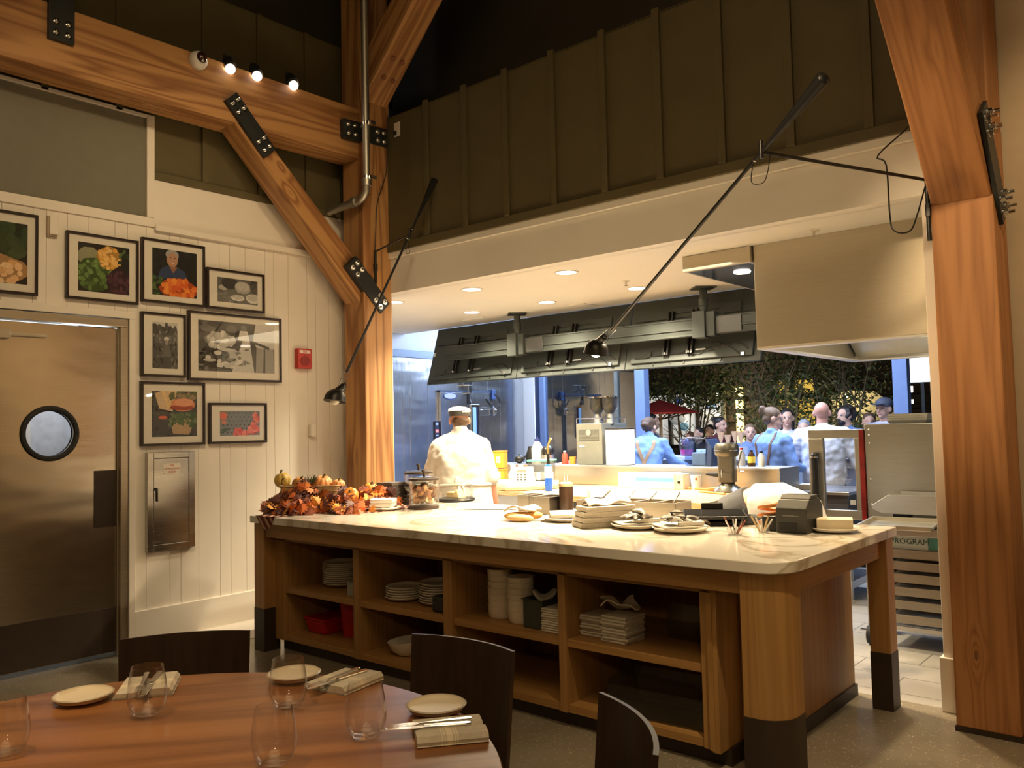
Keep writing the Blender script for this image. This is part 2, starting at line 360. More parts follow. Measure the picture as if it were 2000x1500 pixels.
# --- header wall and soffit
w=B().box(-5.40,-.9,4.66,4.72,2.99,4.145).box(-5.40,-.9,4.642,4.66,2.985,3.05)
for x in (-4.876,-4.444,-4.015,-3.569,-3.133,-2.706,-2.275,-1.845,-1.41): w.box(x-.026,x+.026,4.636,4.66,3.05,4.17)
w.box(-5.40,-.9,4.66,4.74,4.135,4.15)
st(w.ob('wall_back',OLIVE,bev=.003),'olive board and batten header wall over the kitchen opening')
st(B().box(-5.40,-1.0,4.655,4.76,2.935,2.986).ob('trim_9',SOFF,bev=.003))
st(B().box(-7.6,-1.0,4.68,4.78,2.64,2.94).ob('wall_soffit',SOFF),'white soffit face under the header')
st(B().box(-7.6,1.0,4.775,6.80,2.64,2.72).box(-7.6,1.0,6.75,6.80,2.66,3.35).ob('ceiling_kitchen',SOFF),'white kitchen ceiling')
st(B().box(-7.7,1.0,6.79,9.2,3.3,3.4).ob('ceiling_kitchen_rear',SOFF))
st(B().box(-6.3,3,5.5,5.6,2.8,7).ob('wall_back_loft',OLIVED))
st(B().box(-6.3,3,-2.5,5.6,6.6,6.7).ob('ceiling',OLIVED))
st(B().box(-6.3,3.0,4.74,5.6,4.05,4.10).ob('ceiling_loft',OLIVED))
st(B().box(-.86,3,4.70,4.82,0,6.6).ob('wall_right',mat('tan wall paint',(.56,.43,.29),.6,var=.03)),'plain tan wall beside the right post')
st(B().box(-1.17,-.86,4.64,4.80,0,2.66).box(-1.185,-.86,4.62,4.80,0,.27).ob('trim_10',WHITE,bev=.004),'white jamb at the right end of the opening')
st(B().box(-7.66,-7.56,4.72,9.2,0,3.35).ob('wall_kitchen_left',mat('kitchen wall',(.50,.58,.72),.5,var=.02)))
st(B().box(-7.6,-5.5,4.70,4.80,0,2.7).ob('wall_kitchen_front',WHITE))
st(B().box(.4,.5,4.7,9.2,0,3.35).ob('wall_kitchen_right',mat('kitchen side wall',(.6,.6,.6))))
st(B().box(-6.3,3,-2.55,-2.5,0,6.6).ob('wall_front',mat('rear dining wall',(.30,.24,.17),.7)))
st(B().box(3,3.05,-2.5,4.8,0,6.6).ob('wall_right_side',mat('rear dining wall',(.30,.24,.17),.7)))
# --- timber frame
def timber(name,poly,x0,x1,ang,m,label,ax='x'):
    # poly in the beam's own plane, turned so the grain runs along the local Z axis
    c=(sum(p[0] for p in poly)/len(poly),sum(p[1] for p in poly)/len(poly)); xm=(x0+x1)/2
    ca,sa=math.cos(-ang),math.sin(-ang)
    q=[((p[0]-c[0])*ca-(p[1]-c[1])*sa,(p[0]-c[0])*sa+(p[1]-c[1])*ca) for p in poly]
    o=B().prism(q,-(x1-x0)/2,(x1-x0)/2,ax).ob(name,m,bev=.008)
    if ax=='x': o.location=(xm,c[0],c[1]); o.rotation_euler.x=ang
    else: o.location=(c[0],xm,c[1]); o.rotation_euler.y=-ang
    return st(o,label)
R=math.radians
o=B().box(-.1315,.1315,-.15,.15,0,6.6).ob('column_1',FZ,bev=.008); o.location=(-5.50,4.535,0); st(o,'left timber column at the corner of the opening')
o=B().box(-.135,.135,-.14,.14,.02,6.6).ob('column_2',FP,bev=.008); o.location=(-.93,4.525,0); st(o,'right timber post beside the tan wall')
B().box(-.139,.139,-.144,.144,0,.025).ob('post_shoe',BRONZE,o)
o=B().box(-.13,.13,-3.4,3.43,-.21,.21).ob('beam_1',FY,bev=.008); o.location=(-5.535,.96,3.955); st(o,'long timber beam along the left wall')
timber('beam_2',[(3.236,3.75),(3.443,3.75),(4.385,2.846),(4.385,2.541)],-5.62,-5.408,R(46),FZ,'left knee brace between column and beam')
timber('beam_3',[(4.385,2.50),(4.385,2.81),(2.3,4.85),(2.0,4.85)],-1.06,-.80,R(45),FP,'right knee brace leaning over the counter end')
timber('beam_4',[(-5.368,4.235),(-5.368,4.60),(-3.9,6.05),(-3.55,6.05)],4.40,4.66,R(-44),FZ,'upper knee brace rising from the left column','y')
for x,z in ((-5.20,4.42),(-5.08,4.54)):
    for y in (4.48,4.58): st(B().cyl((x-.01,y,z-.0),(x+.012,y,z-.022),.022,n=14).ob('trim_peg',mat('peg end grain',(.20,.07,.03),.7)))
def plate(label,a,b_,wd,x,thick,dirx=1,n=4,long=0):
    t=thing('steel_plate',label,'plate',(x,(a[0]+b_[0])/2,(a[1]+b_[1])/2),group=None)
    dv=Vector((b_[0]-a[0],b_[1]-a[1])); L=dv.length; dv/=L; nv=Vector((-dv.y,dv.x))
    P=lambda u,v_:(dv*u+nv*v_)
    q=[P(-L/2,-wd/2),P(L/2,-wd/2),P(L/2,wd/2),P(-L/2,wd/2)]
    B().prism([(p.x,p.y) for p in q],-thick if dirx>0 else 0,0 if dirx>0 else thick,'x').ob('plate',BLKM,t,bev=.002)
    for e in (-1,1):
        for u in (.045,.115):
            for s_ in (-1,1):
                p=P(e*(L/2-u),s_*wd*.24+(.012 if u<.1 else -.012)*s_*0)
                b=B().cyl((0,p.x,p.y),(dirx*.006,p.x,p.y),.022,n=16).lathe([(.014,0),(.014,.008),(.006,.014),(.001,.015)],(dirx*.006,p.x,p.y),10,Matrix.Rotation(dirx*PI/2,3,'Y'))
                if long: b.cyl((0,p.x,p.y),(dirx*long,p.x,p.y),.009,n=8).cyl((dirx*.004,p.x,p.y),(dirx*.022,p.x,p.y),.018,n=6)
                b.ob('bolt',CHROME,t,40)
    return t
plate('black bolted plate where the left knee brace meets the beam',(3.19,3.92),(3.515,3.575),.125,-5.372,.04)
plate('black bolted plate at the foot of the left knee brace on the column',(4.25,2.857),(4.60,2.50),.135,-5.352,.06)
plate('black bolted plate joining the long beam to the column behind the pipe',(4.19,3.945),(4.655,3.970),.155,-5.352,.06)
plate('black bolted plate hanging down the long beam near the picture corner',(2.035,3.93),(2.035,4.45),.15,-5.372,.035)
plate('black bolted plate seen edge-on at the right post knee brace',(4.20,2.87),(4.54,2.42),.14,-.795,.02,1,4,.05)
for p in [k for k in COL.objects if k.name.startswith('steel_plate.004')]: p.location.x+=.02
# conduit
t=thing('conduit_pipe','grey metal pipe running down the left column with a bend','pipe',(-5.225,4.31,3.36))
B().tube([(0,0,3.2),(0,0,.12),(-.012,0,.06),(-.05,0,.018),(-.10,0,0),(-.50,0,-.02)],.031,14).ob('pipe',GALV,t,40)
B().cyl((0,0,.16),(0,0,.10),.042).ob('elbow_fitting',GALV,t,40); B().cyl((-.13,0,-.002),(-.19,0,-.004),.042).ob('elbow_fitting',GALV,t,40)
for z in (.60,.15): B().cyl((0,0,z),(0,0,z+.03),.037).box(-.065,.065,.0,.05,z,z+.03).ob('pipe_clamp',CHROME,t,40)
# dome camera and track heads on the beam
t=thing('dome_camera','white dome security camera on the face of the long beam','camera',(-5.405,2.943,4.106))
q=Matrix.Rotation(PI/2,3,'Y')
B().lathe([(.062,0),(.066,.02),(.060,.045),(.045,.06),(.0,.06)],(0,0,0),24,q).ob('camera_base',mat('white plastic',(.75,.72,.68),.4),t,40)
B().sph((.055,.005,.012),(.034,.040,.040)).ob('camera_dome',mat('smoked dome',(.03,.01,.01),.05,coat=1,var=0),t,60)
bulb=mat('lit lamp face',(1,.93,.8),.4,var=0,emit=14,ecol=(1,.88,.70))
for (y,z),w_ in zip(((3.19,4.12),(3.41,4.135),(3.73,4.16)),('nearest the dome camera','in the middle of the three','nearest the column')):
    t=thing('track_spotlight','black spotlight on the long beam, '+w_,'spotlight',(-5.38,y,z),group='track spotlights on the beam')
    dv=Vector((.62,-.25,-.62)).normalized(); p=-dv*.16
    B().cyl(p,-dv*.012,.040,.040,20).cyl(p-dv*.03,p,.03,.04,20).ob('lamp_body',BLK,t,40)
    for u in (.03,.06,.09): B().cyl(-dv*u,-dv*(u+.008),.047,n=20).ob('heat_fin',BLK,t,40)
    B().cyl(-dv*.012,dv*.002,.034,n=20).ob('lamp_face',bulb,t)
    B().tube([p*.7+Vector((0,.045,0)),p*.8+Vector((-.03,.045,.05)),p+Vector((-.04,0,.06))],.007,6).cyl(p+Vector((-.04,0,-.10)),p+Vector((-.04,0,.06)),.012).ob('yoke',BLK,t)
tag(B().box(-5.60,-5.56,2.75,4.2,4.166,4.186).ob('lighting_track',BLK,bev=.002),'thin black lighting track lying along the beam top','track')
# ================================================================ DINING SIDE
def text(name,s,size,m,par,loc,rot,ext=.0006,align='CENTER'):
    c=bpy.data.curves.new(name,'FONT'); c.body=s; c.size=size; c.align_x=align; c.align_y='CENTER'; c.extrude=ext; c.resolution_u=2
    q=bpy.data.objects.new(name,c); COL.objects.link(q); bpy.context.view_layer.update()
    me=bpy.data.meshes.new_from_object(q.evaluated_get(bpy.context.evaluated_depsgraph_get())); bpy.data.objects.remove(q)
    o=bpy.data.objects.new(name,me); COL.objects.link(o); me.materials.clear(); me.materials.append(m); o.parent=par; o.location=loc; o.rotation_euler=rot
    return o
def rgb(c): return mat('print %.3f %.3f %.3f'%c,c,.7,var=.10,sc=90)
FRM=mat('dark frame',(.022,.012,.008),.35,var=.2); MATB=mat('mat board',(.86,.80,.70),.8,var=.01)
rnd=random.Random(5)
def picture(label,y0,y1,z0,z1,m,bg,ops,mt=None):
    yc,zc=(y0+y1)/2,(z0+z1)/2; w,h=y1-y0,z1-z0
    t=thing('framed_photograph',label,'picture',(-5.75,yc,zc),group='framed photographs on the white wall')
    fw=.017; b=B()
    b.box(0,.034,-w/2,w/2,-h/2,-h/2+fw).box(0,.034,-w/2,w/2,h/2-fw,h/2).box(0,.034,-w/2,-w/2+fw,-h/2+fw,h/2-fw).box(0,.034,w/2-fw,w/2,-h/2+fw,h/2-fw)
    b.ob('frame',FRM,t,bev=.0015)
    B().box(.004,.022,-w/2+.01,w/2-.01,-h/2+.01,h/2-.01).ob('mat_board',MATB,t)
    l,r,bt,tp=m; a0,a1=-w/2+l,w/2-r; b0,b1=-h/2+bt,h/2-tp; cols=[];B_=B();k=[0]
    def ci(c):
        if c not in cols: cols.append(c)
        return cols.index(c)
    def poly(p,c):
        p=[(min(1,max(0,u)),min(1,max(0,v))) for u,v in p]; k[0]+=1
        B_.mat(ci(c)); x=.0225+k[0]*.000012
        B_.add([(x,a0+(a1-a0)*u,b0+(b1-b0)*v) for u,v in p],[tuple(range(len(p)))])
    def ell(cx,cy,rx,ry,c,n=14,j=0):
        poly([(cx+rx*(1+rnd.uniform(-j,j))*math.cos(2*PI*i/n),cy+ry*(1+rnd.uniform(-j,j))*math.sin(2*PI*i/n)) for i in range(n)],c)
    poly([(0,0),(1,0),(1,1),(0,1)],bg)
    for o in ops:
        if o[0]=='e': ell(*o[1:6],16,.06)
        elif o[0]=='p': poly(o[1],o[2])
        elif o[0]=='c':
            _,cx,cy,rx,ry,n,sz,c0,c1=o; ell(cx,cy,rx,ry,mul(c0,.55),18,.08)
            for i in range(n):
                a=rnd.uniform(0,2*PI); q=math.sqrt(rnd.random())*.92; tt=round(rnd.random()*3)/3
                ell(cx+rx*q*math.cos(a),cy+ry*q*math.sin(a),sz*rnd.uniform(.6,1.2),sz*rnd.uniform(.6,1.2)*((a1-a0)/(b1-b0)),tuple(c0[i_]*(1-tt)+c1[i_]*tt for i_ in range(3)),9,.12)
        elif o[0]=='s':
            _,u0,v0,u1,v1,n,sz,cs=o
            for i in range(n): ell(rnd.uniform(u0,u1),rnd.uniform(v0,v1),sz*rnd.uniform(.5,1.3),sz*rnd.uniform(.5,1.3),cs[rnd.randrange(len(cs))],8,.2)
    B_.ob('picture',[rgb(c) for c in cols],t)
    B().box(.026,.028,-w/2+.013,w/2-.013,-h/2+.013,h/2-.013).ob('glazing',CLEAR,t)
    return t
G=(.10,.16,.05);GD=(.02,.04,.015);OR=(.85,.42,.10);PUR=(.05,.015,.03);K=(.012,.012,.01);GR=lambda v:(v,v*.97,v*.92)
picture('framed photograph of a cauliflower in front of dark cucumbers, cut by the picture edge',1.47,2.031,2.38,2.90,(.07,.06,.065,.07),K,[('c',.6,.72,.5,.35,26,.11,GD,(.05,.09,.03)),('c',.55,.22,.5,.24,40,.06,(.80,.45,.20),(.95,.65,.38))])
picture('framed photograph of green, orange and purple cauliflowers on black',2.201,2.678,2.386,2.835,(.077,.062,.060,.062),K,[('e',.2,.72,.22,.2,(.30,.30,.18)),('c',.30,.36,.36,.34,44,.05,(.07,.15,.03),(.17,.30,.08)),('c',.60,.74,.24,.25,40,.045,(.80,.42,.08),(.95,.60,.22)),('c',.80,.26,.26,.27,30,.05,PUR,(.10,.04,.06)),('s',.8,.6,1,.95,10,.04,[G,GD])])
picture('framed photograph of a smiling grey haired man holding orange flowers',2.70,3.175,2.415,2.87,(.078,.062,.058,.062),K,[('s',.0,.4,1,1,18,.08,[(.015,.013,.011),(.02,.02,.022)]),('p',[(.10,.36),(.2,.58),(.36,.66),(.56,.64),(.72,.56),(.80,.36)],(.03,.05,.12)),('p',[(.36,.66),(.46,.50),(.56,.64)],(.32,.15,.09)),('e',.44,.80,.13,.17,(.48,.26,.17)),('e',.44,.90,.145,.11,(.40,.38,.36)),('e',.45,.80,.105,.14,(.52,.29,.19)),('e',.40,.83,.018,.009,(.05,.03,.02)),('e',.50,.83,.018,.009,(.05,.03,.02)),('p',[(.40,.735),(.45,.72),(.51,.735),(.45,.705)],(.75,.65,.55)),('s',0,0,.22,.36,16,.05,[G,GD,(.06,.12,.03)]),('c',.58,.16,.42,.24,60,.06,(.75,.12,.02),(.95,.32,.05))])
picture('small framed black and white photograph of bowls and sacks',3.19,3.677,2.415,2.722,(.088,.058,.058,.062),GR(.14),[('e',.15,.6,.12,.12,GR(.5)),('e',.3,.8,.2,.25,GR(.05)),('e',.62,.66,.2,.26,GR(.42)),('e',.62,.72,.17,.18,GR(.55)),('e',.92,.75,.12,.3,GR(.06)),('s',0,.05,1,.4,30,.06,[GR(.2),GR(.28),GR(.16)]),('e',.50,.22,.17,.12,GR(.8)),('e',.50,.24,.14,.08,GR(.6)),('e',.88,.25,.18,.20,GR(.75)),('e',.88,.29,.15,.13,GR(.55))])
picture('narrow framed dark photograph of a person standing in a field',2.697,3.024,1.89,2.345,(.082,.060,.060,.065),GR(.10),[('p',[(0,.80),(1,.80),(1,1),(0,1)],GR(.6)),('s',0,.80,1,.93,24,.08,[GR(.04),GR(.07)]),('s',0,.0,1,.78,110,.04,[GR(.06),GR(.16),GR(.22),GR(.03),GR(.11)]),('e',.55,.64,.10,.05,GR(.65)),('e',.55,.57,.07,.06,GR(.30)),('p',[(.38,.25),(.42,.5),(.68,.5),(.75,.25)],GR(.16)),('p',[(.42,.02),(.44,.26),(.72,.26),(.72,.02)],GR(.09))])
picture('largest framed black and white photograph of a man beside a long outdoor table',3.043,3.828,1.875,2.385,(.080,.062,.070,.062),GR(.10),[('s',0,.7,.5,1,26,.07,[GR(.03),GR(.08),GR(.15)]),('c',.28,.62,.2,.16,34,.045,GR(.5),GR(.8)),('s',0,.0,.5,.5,60,.045,[GR(.02),GR(.05),GR(.04),GR(.2)]),('s',.1,.1,.5,.45,12,.05,[GR(.65),GR(.5)]),('e',.36,.44,.09,.035,GR(.6)),('e',.14,.22,.08,.03,GR(.55)),('p',[(.42,.0),(.56,.62),(.66,.62),(.72,.0)],GR(.62)),('s',.48,.05,.66,.5,10,.035,[GR(.2),GR(.75)]),('e',.58,.90,.04,.06,GR(.2)),('p',[(.50,.65),(.53,.84),(.63,.84),(.66,.62)],GR(.8)),('p',[(.74,.0),(.75,.55),(.98,.55),(1,.0)],GR(.36)),('p',[(.70,.66),(.74,1),(1,1),(1,.5),(.75,.52)],GR(.66)),('p',[(.69,.66),(.71,.60),(.92,.48),(.93,.54)],GR(.12)),('p',[(.84,0),(.85,.5),(.87,.5),(.87,0)],GR(.12))])
picture('framed photograph of a burger with fries in a basket',2.696,3.172,1.404,1.856,(.078,.060,.062,.066),GR(.07),[('s',0,0,1,1,50,.035,[GR(.03),GR(.11)]),('p',[(.06,.95),(.2,1),(.55,1),(.45,.55),(.16,.62)],(.70,.52,.34)),('p',[(.2,1),(.28,1),(.40,.65),(.34,.62)],(.85,.60,.30)),('p',[(.34,1),(.42,1),(.46,.62),(.40,.6)],(.80,.55,.28)),('s',.4,.85,1,1,18,.06,[(.12,.14,.06),(.3,.22,.12)]),('p',[(.38,.40),(.46,.06),(.82,.04),(.97,.42)],(.50,.34,.20)),('s',.40,.25,.96,.50,46,.055,[(.05,.10,.03),(.11,.16,.07),(.16,.2,.12)]),('e',.68,.70,.28,.15,(.72,.28,.14)),('e',.66,.64,.27,.06,(.35,.06,.03)),('e',.70,.75,.22,.09,(.80,.36,.20)),('e',.24,.42,.10,.04,(.70,.16,.08))])
picture('small framed photograph of red tomatoes on perforated metal',3.206,3.69,1.405,1.71,(.088,.060,.058,.062),(.22,.23,.21),[('e',(.08+.105*i+(.05 if j%2 else 0)),.12+.16*j,.018,.028,GR(.04)) for i in range(9) for j in range(6)]+[('s',0,0,.2,.3,8,.05,[(.06,.10,.04)]),('e',.08,.8,.1,.16,(.75,.18,.12)),('e',.1,.55,.06,.09,(.7,.25,.15)),('c',.46,.1,.13,.16,8,.06,(.65,.08,.06),(.85,.25,.18)),('c',.64,.08,.10,.13,8,.05,(.65,.08,.06),(.85,.25,.18)),('c',.84,.26,.14,.22,10,.07,(.65,.08,.06),(.88,.28,.2)),('c',.90,.7,.09,.2,8,.05,(.65,.12,.08),(.85,.3,.2))])
# fire extinguisher cabinet
FX_=(PI/2,0,PI/2)
t=thing('extinguisher_cabinet','steel fire extinguisher cabinet set in the white board wall','cabinet',(-5.75,2.912,1.016))
B().box(0,.036,-.1755,-.13,-.344,.344).box(0,.036,.13,.1755,-.344,.344).box(0,.036,-.13,.13,.30,.344).box(0,.036,-.13,.13,-.344,-.30).ob('cabinet_frame',brushed('cabinet steel',(.50,.49,.46),.25,(1,1,30),.05,.3),t,bev=.003)
B().box(.0,.034,-.128,.128,-.298,.298).ob('door',brushed('cabinet steel',(.5,.5,.5)),t,bev=.002)
B().box(.034,.044,-.122,-.108,.075,.095).box(.04,.046,-.112,-.104,.0,.09).ob('handle',BLK,t,bev=.001)
o=B().box(.034,.0355,-.06,.066,.185,.262).ob('sign',mat('sign white',(.80,.74,.66),.5,var=.02),t); red=mat('sign red',(.45,.04,.02),.5,var=0)
for s,z in (('FIRE',.246),('EXTINGUISHER',.224),('INSIDE',.201)): text('lettering',s,.0185 if len(s)<8 else .0165,red,o,(.0358,.003,z),FX_)
t=thing('fire_alarm','red fire alarm sounder on the white wall near the column','alarm',(-5.75,4.037,2.076))
B().box(0,.048,-.071,.071,-.082,.082).ob('housing',RED,t,bev=.008)
B().cyl((.046,0,-.02),(.052,0,-.02),.042,n=24).ob('sounder',mat('dark red',(.22,.015,.012),.5),t,40)
o=B().box(.046,.05,-.052,.052,.042,.068).ob('strobe_lens',mat('strobe lens',(.75,.68,.6),.2,var=0),t,bev=.002); text('lettering','FIRE',.024,mat('sign red',(.4,.04,.02)),o,(.0502,0,.055),FX_)
tag(B().box(-5.75,-5.71,4.094,4.144,1.438,1.539).ob('wall_sensor',WHITE,bev=.006),'small white box below the fire alarm near the column','sensor')
o=thing('wall_switch_box','small white surface box between the two upper left pictures','box',(-5.75,2.115,2.845)); B().box(0,.025,-.028,.028,-.065,.065).ob('backbox',mat('box back',(.5,.40,.28),.6),o); B().box(.025,.045,-.02,.034,-.055,.065).ob('cover',WHITE,o,bev=.003)
t=thing('wall_outlet','white outlet plate with a black plug high on the header beside the column','outlet',(-5.235,4.66,4.02)); B().box(-.036,.036,-.008,0,-.06,.06).ob('cover_plate',WHITE,t,bev=.002); B().box(-.026,.0,-.028,-.008,-.05,-.015).ob('plug',BLK,t,bev=.003)
# ---------------------------------------------------------------- long arm lamps
def armlamp(label,W_,P,Bt,T,vert,light):
    W_,P,Bt,T=(Vector(v) for v in (W_,P,Bt,T)); t=thing('swing_arm_lamp',label,'lamp',W_)
    o=lambda v: Vector(v)-W_
    B().cyl(o(W_)+Vector((0,0,.01)),o(W_)-Vector((0,0,vert)),.011,n=12).bc((0,.0,-vert/2-.0),(.02,.03,.06)).ob('wall_rod',BLK,t,40)
    B().cyl((0,0,0),o(P),.008,n=10).cyl(o(P)-Vector((0,0,.03)),o(P)+Vector((0,0,.05)),.010,n=10).ob('bracket_arm',BLK,t,40)
    d=(T-Bt).normalized(); L=(T-Bt).length
    q=(P+Bt+(d*d.dot(P-Bt)))/1; piv=Bt+d*d.dot(P-Bt)
    B().cyl(o(Bt+d*.20),o(T-d*.30),.0095,.0085,12).ob('rod',BLK,t,40)
    B().cyl(o(T-d*.42),o(T-d*.03),.010,.030,16).sph(o(T-d*.03),(.031,.031,.02),16,7,d.to_track_quat('Z','Y').to_matrix()).ob('counterweight',BLK,t,50)
    for u in (-.05,.05): B().sph(o(piv+d*u),.010,10,6).ob('pivot_screw',CHROME,t,60)
    ax=Vector((d.x*.35,d.y*.35,1)).normalized(); qm=ax.to_track_quat('Z','Y').to_matrix(); c=o(Bt)-ax*.02
    R_=.073
    pr=[(R_*math.cos(a),R_*math.sin(a)) for a in (0,.25,.5,.75,1.0,1.2)]+[(.024,.070)]
    b=B(); b.lathe([(R_-.002,-.012),(R_+.003,-.012)]+pr+[(.022,.068),(.04,.055),(.062,.03),(R_-.003,0),(R_-.002,-.012)],c,32,qm).ob('lamp_shade',BLK,t,50)
    hd=(Vector((d.x,d.y,.35))).normalized()
    B().cyl(c+ax*.05,c+ax*.05+hd*.085,.026,.021,20).cyl(c+ax*.05+hd*.085,c+ax*.05+hd*.10,.012,n=12).ob('socket',BLK,t,40)
    e=c+ax*.05+hd*.05; f=o(Bt+d*.205); sd=d.cross(Vector((0,0,1))).normalized()*.028
    for s_ in (-1,1): B().tube([f+sd*s_*.4,f+sd*s_,e+sd*s_],.003,6).ob('fork',CHROME,t,40)
    bm_=mat('lamp bulb',(1,.95,.85),.3,var=0,emit=30,ecol=(1,.86,.62)) if light else mat('unlit bulb',(.8,.75,.65),.3,var=0)
    B().sph(c-ax*.002,(.034,.034,.034),20,10).cyl(c,c+ax*.05,.022,.014,14).ob('bulb',bm_,t,60)
    cp=c+ax*.05+hd*.10
    B().cord([cp,cp+Vector((.02,-.01,.02)),cp+Vector((.03,-.01,-.02)),cp+Vector((.0,0,-.045)),e-Vector((0,0,.02))],.002,5).ob('cord',BLK,t); B().cord([o(piv-d*.06),o(piv-d*.08)+Vector((0,0,-.08)),o(P)+Vector((0,0,-.14)),o(P)*.97+Vector((0,0,-.09)),o(P)*.95],.0022,5).ob('cord',BLK,t)
    if light: lamp('counter_lamp_light','SPOT',Bt-ax*.06,light,(1,.74,.44),Bt-ax*1.0,.035,125,.5)
    return t
t=armlamp('black long arm lamp reaching over the counter from the right post, shade lit',(-1.075,4.385,2.635),(-1.523,3.494,2.667),(-2.872,4.115,1.938),(-1.16,3.328,2.863),.30,260)
B().cord([(-.005,0,-.02),(-.03,-.1,-.2),(-.05,-.15,-.27),(-.10,-.2,-.27),(-.12,-.2,-.2),(-.12,-.22,.05),(-.15,-.24,.10),(-.03,-.12,.25),(-.02,-.02,.35),(-.06,.0,.6),(-.02,.0,.8)],.004,6).ob('power_cord',BLK,t)
t=armlamp('black long arm lamp on the left column, shade hanging above the leaf display',(-5.355,4.5,2.97),(-4.66,4.254,2.956),(-4.545,3.456,1.708),(-4.707,4.582,3.47),.27,0)
B().cord([(0,0,0),(.0,.01,.2),(-.0,.03,.42),(.0,.10,.6),(.01,.13,.75),(.005,.15,1.2)],.004,6).ob('power_cord',BLK,t); B().cord([(0,0,-.25),(-.0,-.1,-.18),(-.0,-.14,-.22)],.003,5).ob('power_cord',BLK,t)
# ---------------------------------------------------------------- dining table and chairs
TX,TY=-1.795,.765
TW=wood('table walnut',(.34,.145,.052),(.21,.080,.028),'X',6,.30,4,.30,.55,0,60); TD=mat('chair dark wood',(.042,.022,.012),.33,var=.25,str_=(1,1,.1),sc=30); PLY=mat('chair edge',(.20,.17,.14),.5)
t=thing('dining_table','large round brown wooden dining table','table',(TX,TY,0),math.radians(52))
B().lathe([(0,.716),(.805,.716),(.822,.722),(.826,.732),(.826,.743),(.822,.749),(.812,.75),(0,.75)],n=96).ob('tabletop',TW,t,35)
B().lathe([(.30,0),(.30,.012),(.06,.03),(.055,.05),(.05,.69),(.24,.70),(.24,.716)],n=40).ob('pedestal',BLKM,t,35)
def chair(x,y,label):
    rz=math.atan2(TY-y,TX-x)-PI/2
    t=thing('dining_chair',label,'chair',(x,y,0),rz,group='dark chairs around the table')
    fy=lambda u,z: -.015*(z-.45)/.35-.045*(1-(2*u-1)**2)
    B().grid(lambda u,v:((u-.5)*(.40+.02*v),fy(u,.40+.40*v)-.02*v+.02,.40+.40*v),14,8,.012).ob('backrest',TD,t,40)
    B().grid(lambda u,v:((u-.5)*.42,.02+.42*v,.448-.012*math.sin(PI*u)*math.sin(PI*v)),10,10,.012).ob('seat',TD,t,40)
    for sx in (-1,1):
        B().cyl((sx*.17,.38,.44),(sx*.19,.42,0),.013,.010,12).ob('leg',BLKM,t,40)
        B().cyl((sx*.17,.04,.44),(sx*.19,-.04,0),.013,.010,12).ob('leg',BLKM,t,40)
    B().cyl((-.17,.21,.43),(.17,.21,.43),.009).cyl((-.17,.04,.432),(-.17,.38,.432),.009).cyl((.17,.04,.432),(.17,.38,.432),.009).ob('seat_frame',BLKM,t)
    return t
chair(-2.70,1.42,'dark wooden chair at the table in front of the wall and door'); chair(-1.88,1.895,'dark wooden chair at the table in front of the open shelves'); c3=chair(-1.09,1.617,'dark wooden chair with a curved back at the table nearest the counter corner')
# tableware
def plate_ob(name,m,r,h=.018,rim=.004):
    return B().open([(0.001,.003),(r*.62,.003),(r*.9,h*.45),(r,h),(r+.002,h+rim*.3),(r-.002,h+rim),(r*.88,h*.65),(r*.6,.009),(0.001,.008)],n=40).ob(name,m,sm=40)
def speck():
    m,t,b,N,L=nt('speckled stoneware'); c=N('ShaderNodeTexCoord'); s=N('ShaderNodeSeparateXYZ'); L(c.outputs['Object'],s.inputs[0])
    v=N('ShaderNodeVectorMath'); v.operation='LENGTH'; x=N('ShaderNodeCombineXYZ'); L(s.outputs[0],x.inputs[0]); L(s.outputs[1],x.inputs[1]); L(x.outputs[0],v.inputs[0])
    L(ramp(t,v.outputs['Value'],[(.0,(.82,.74,.60)),(.0725,(.80,.72,.58)),(.075,(.42,.36,.28)),(1,(.40,.34,.27))]),b.inputs['Base Color']); b.inputs['Roughness'].default_value=.3
    return m
SPK=speck()
for (x,y),w_ in (((-2.43,.985),'on the left by itself'),((-2.125,1.455),'behind the middle glass'),((-1.585,1.512),'at the right edge of the table')):
    o=plate_ob('side_plate',SPK,.076); o.location=(x,y,.75); tag(o,'small cream side plate with a brown rim, '+w_,'plate','side plates on the round table')
gp=[(.0005,0),(.028,0),(.032,.002),(.041,.014),(.048,.036),(.0495,.056),(.046,.088),(.0395,.126),(.0385,.126),(.045,.088),(.0483,.056),(.0466,.036),(.039,.016),(.028,.009),(.0005,.008)]
for (x,y),w_ in (((-2.165,1.037),'in front of the left napkin'),((-1.925,1.30),'in front of the middle plate'),((-1.588,1.285),'left of the right napkin'),((-2.17,.71),'cut by the left picture edge'),((-1.625,1.06),'at the bottom edge of the picture')):
    o=B().open(gp,n=48).ob('stemless_glass',CLEAR,sm=40,loc=(x,y,.7505)); tag(o,'clear stemless wine glass '+w_,'glass','stemless glasses on the round table')
def napkin(x,y,rz,label,wd=.165):
    t=thing('folded_napkin',label,'napkin',(x,y,.7505),rz,group='napkins on the round table')
    def prof(h,y0,w): return [(y0-w/2,0),(y0+w/2,0),(y0+w/2+.003,h*.4),(y0+w/2-.004,h),(y0-w/2+.006,h),(y0-w/2-.003,h*.5)]
    sg=[(-wd/2,-.026,0),(-.026,-.0235,1),(-.0235,-.020,0),(-.020,-.0175,1),(-.0175,-.014,0),(-.014,.0,1),(.0,.0035,0),(.0035,.006,1),(.006,.0095,0),(.0095,.012,1),(.012,wd/2,0)]
    for nm,pf in (('fold',prof(.022,-.045,.055)),('fold',prof(.016,.045,.06)),('base_layer',prof(.005,0,.15))):
        b=B()
        for a,c,m in sg: b.mat(m).prism(pf,a,c,'x')
        b.ob(nm,[LINEN,STRIPE],t)
    return t
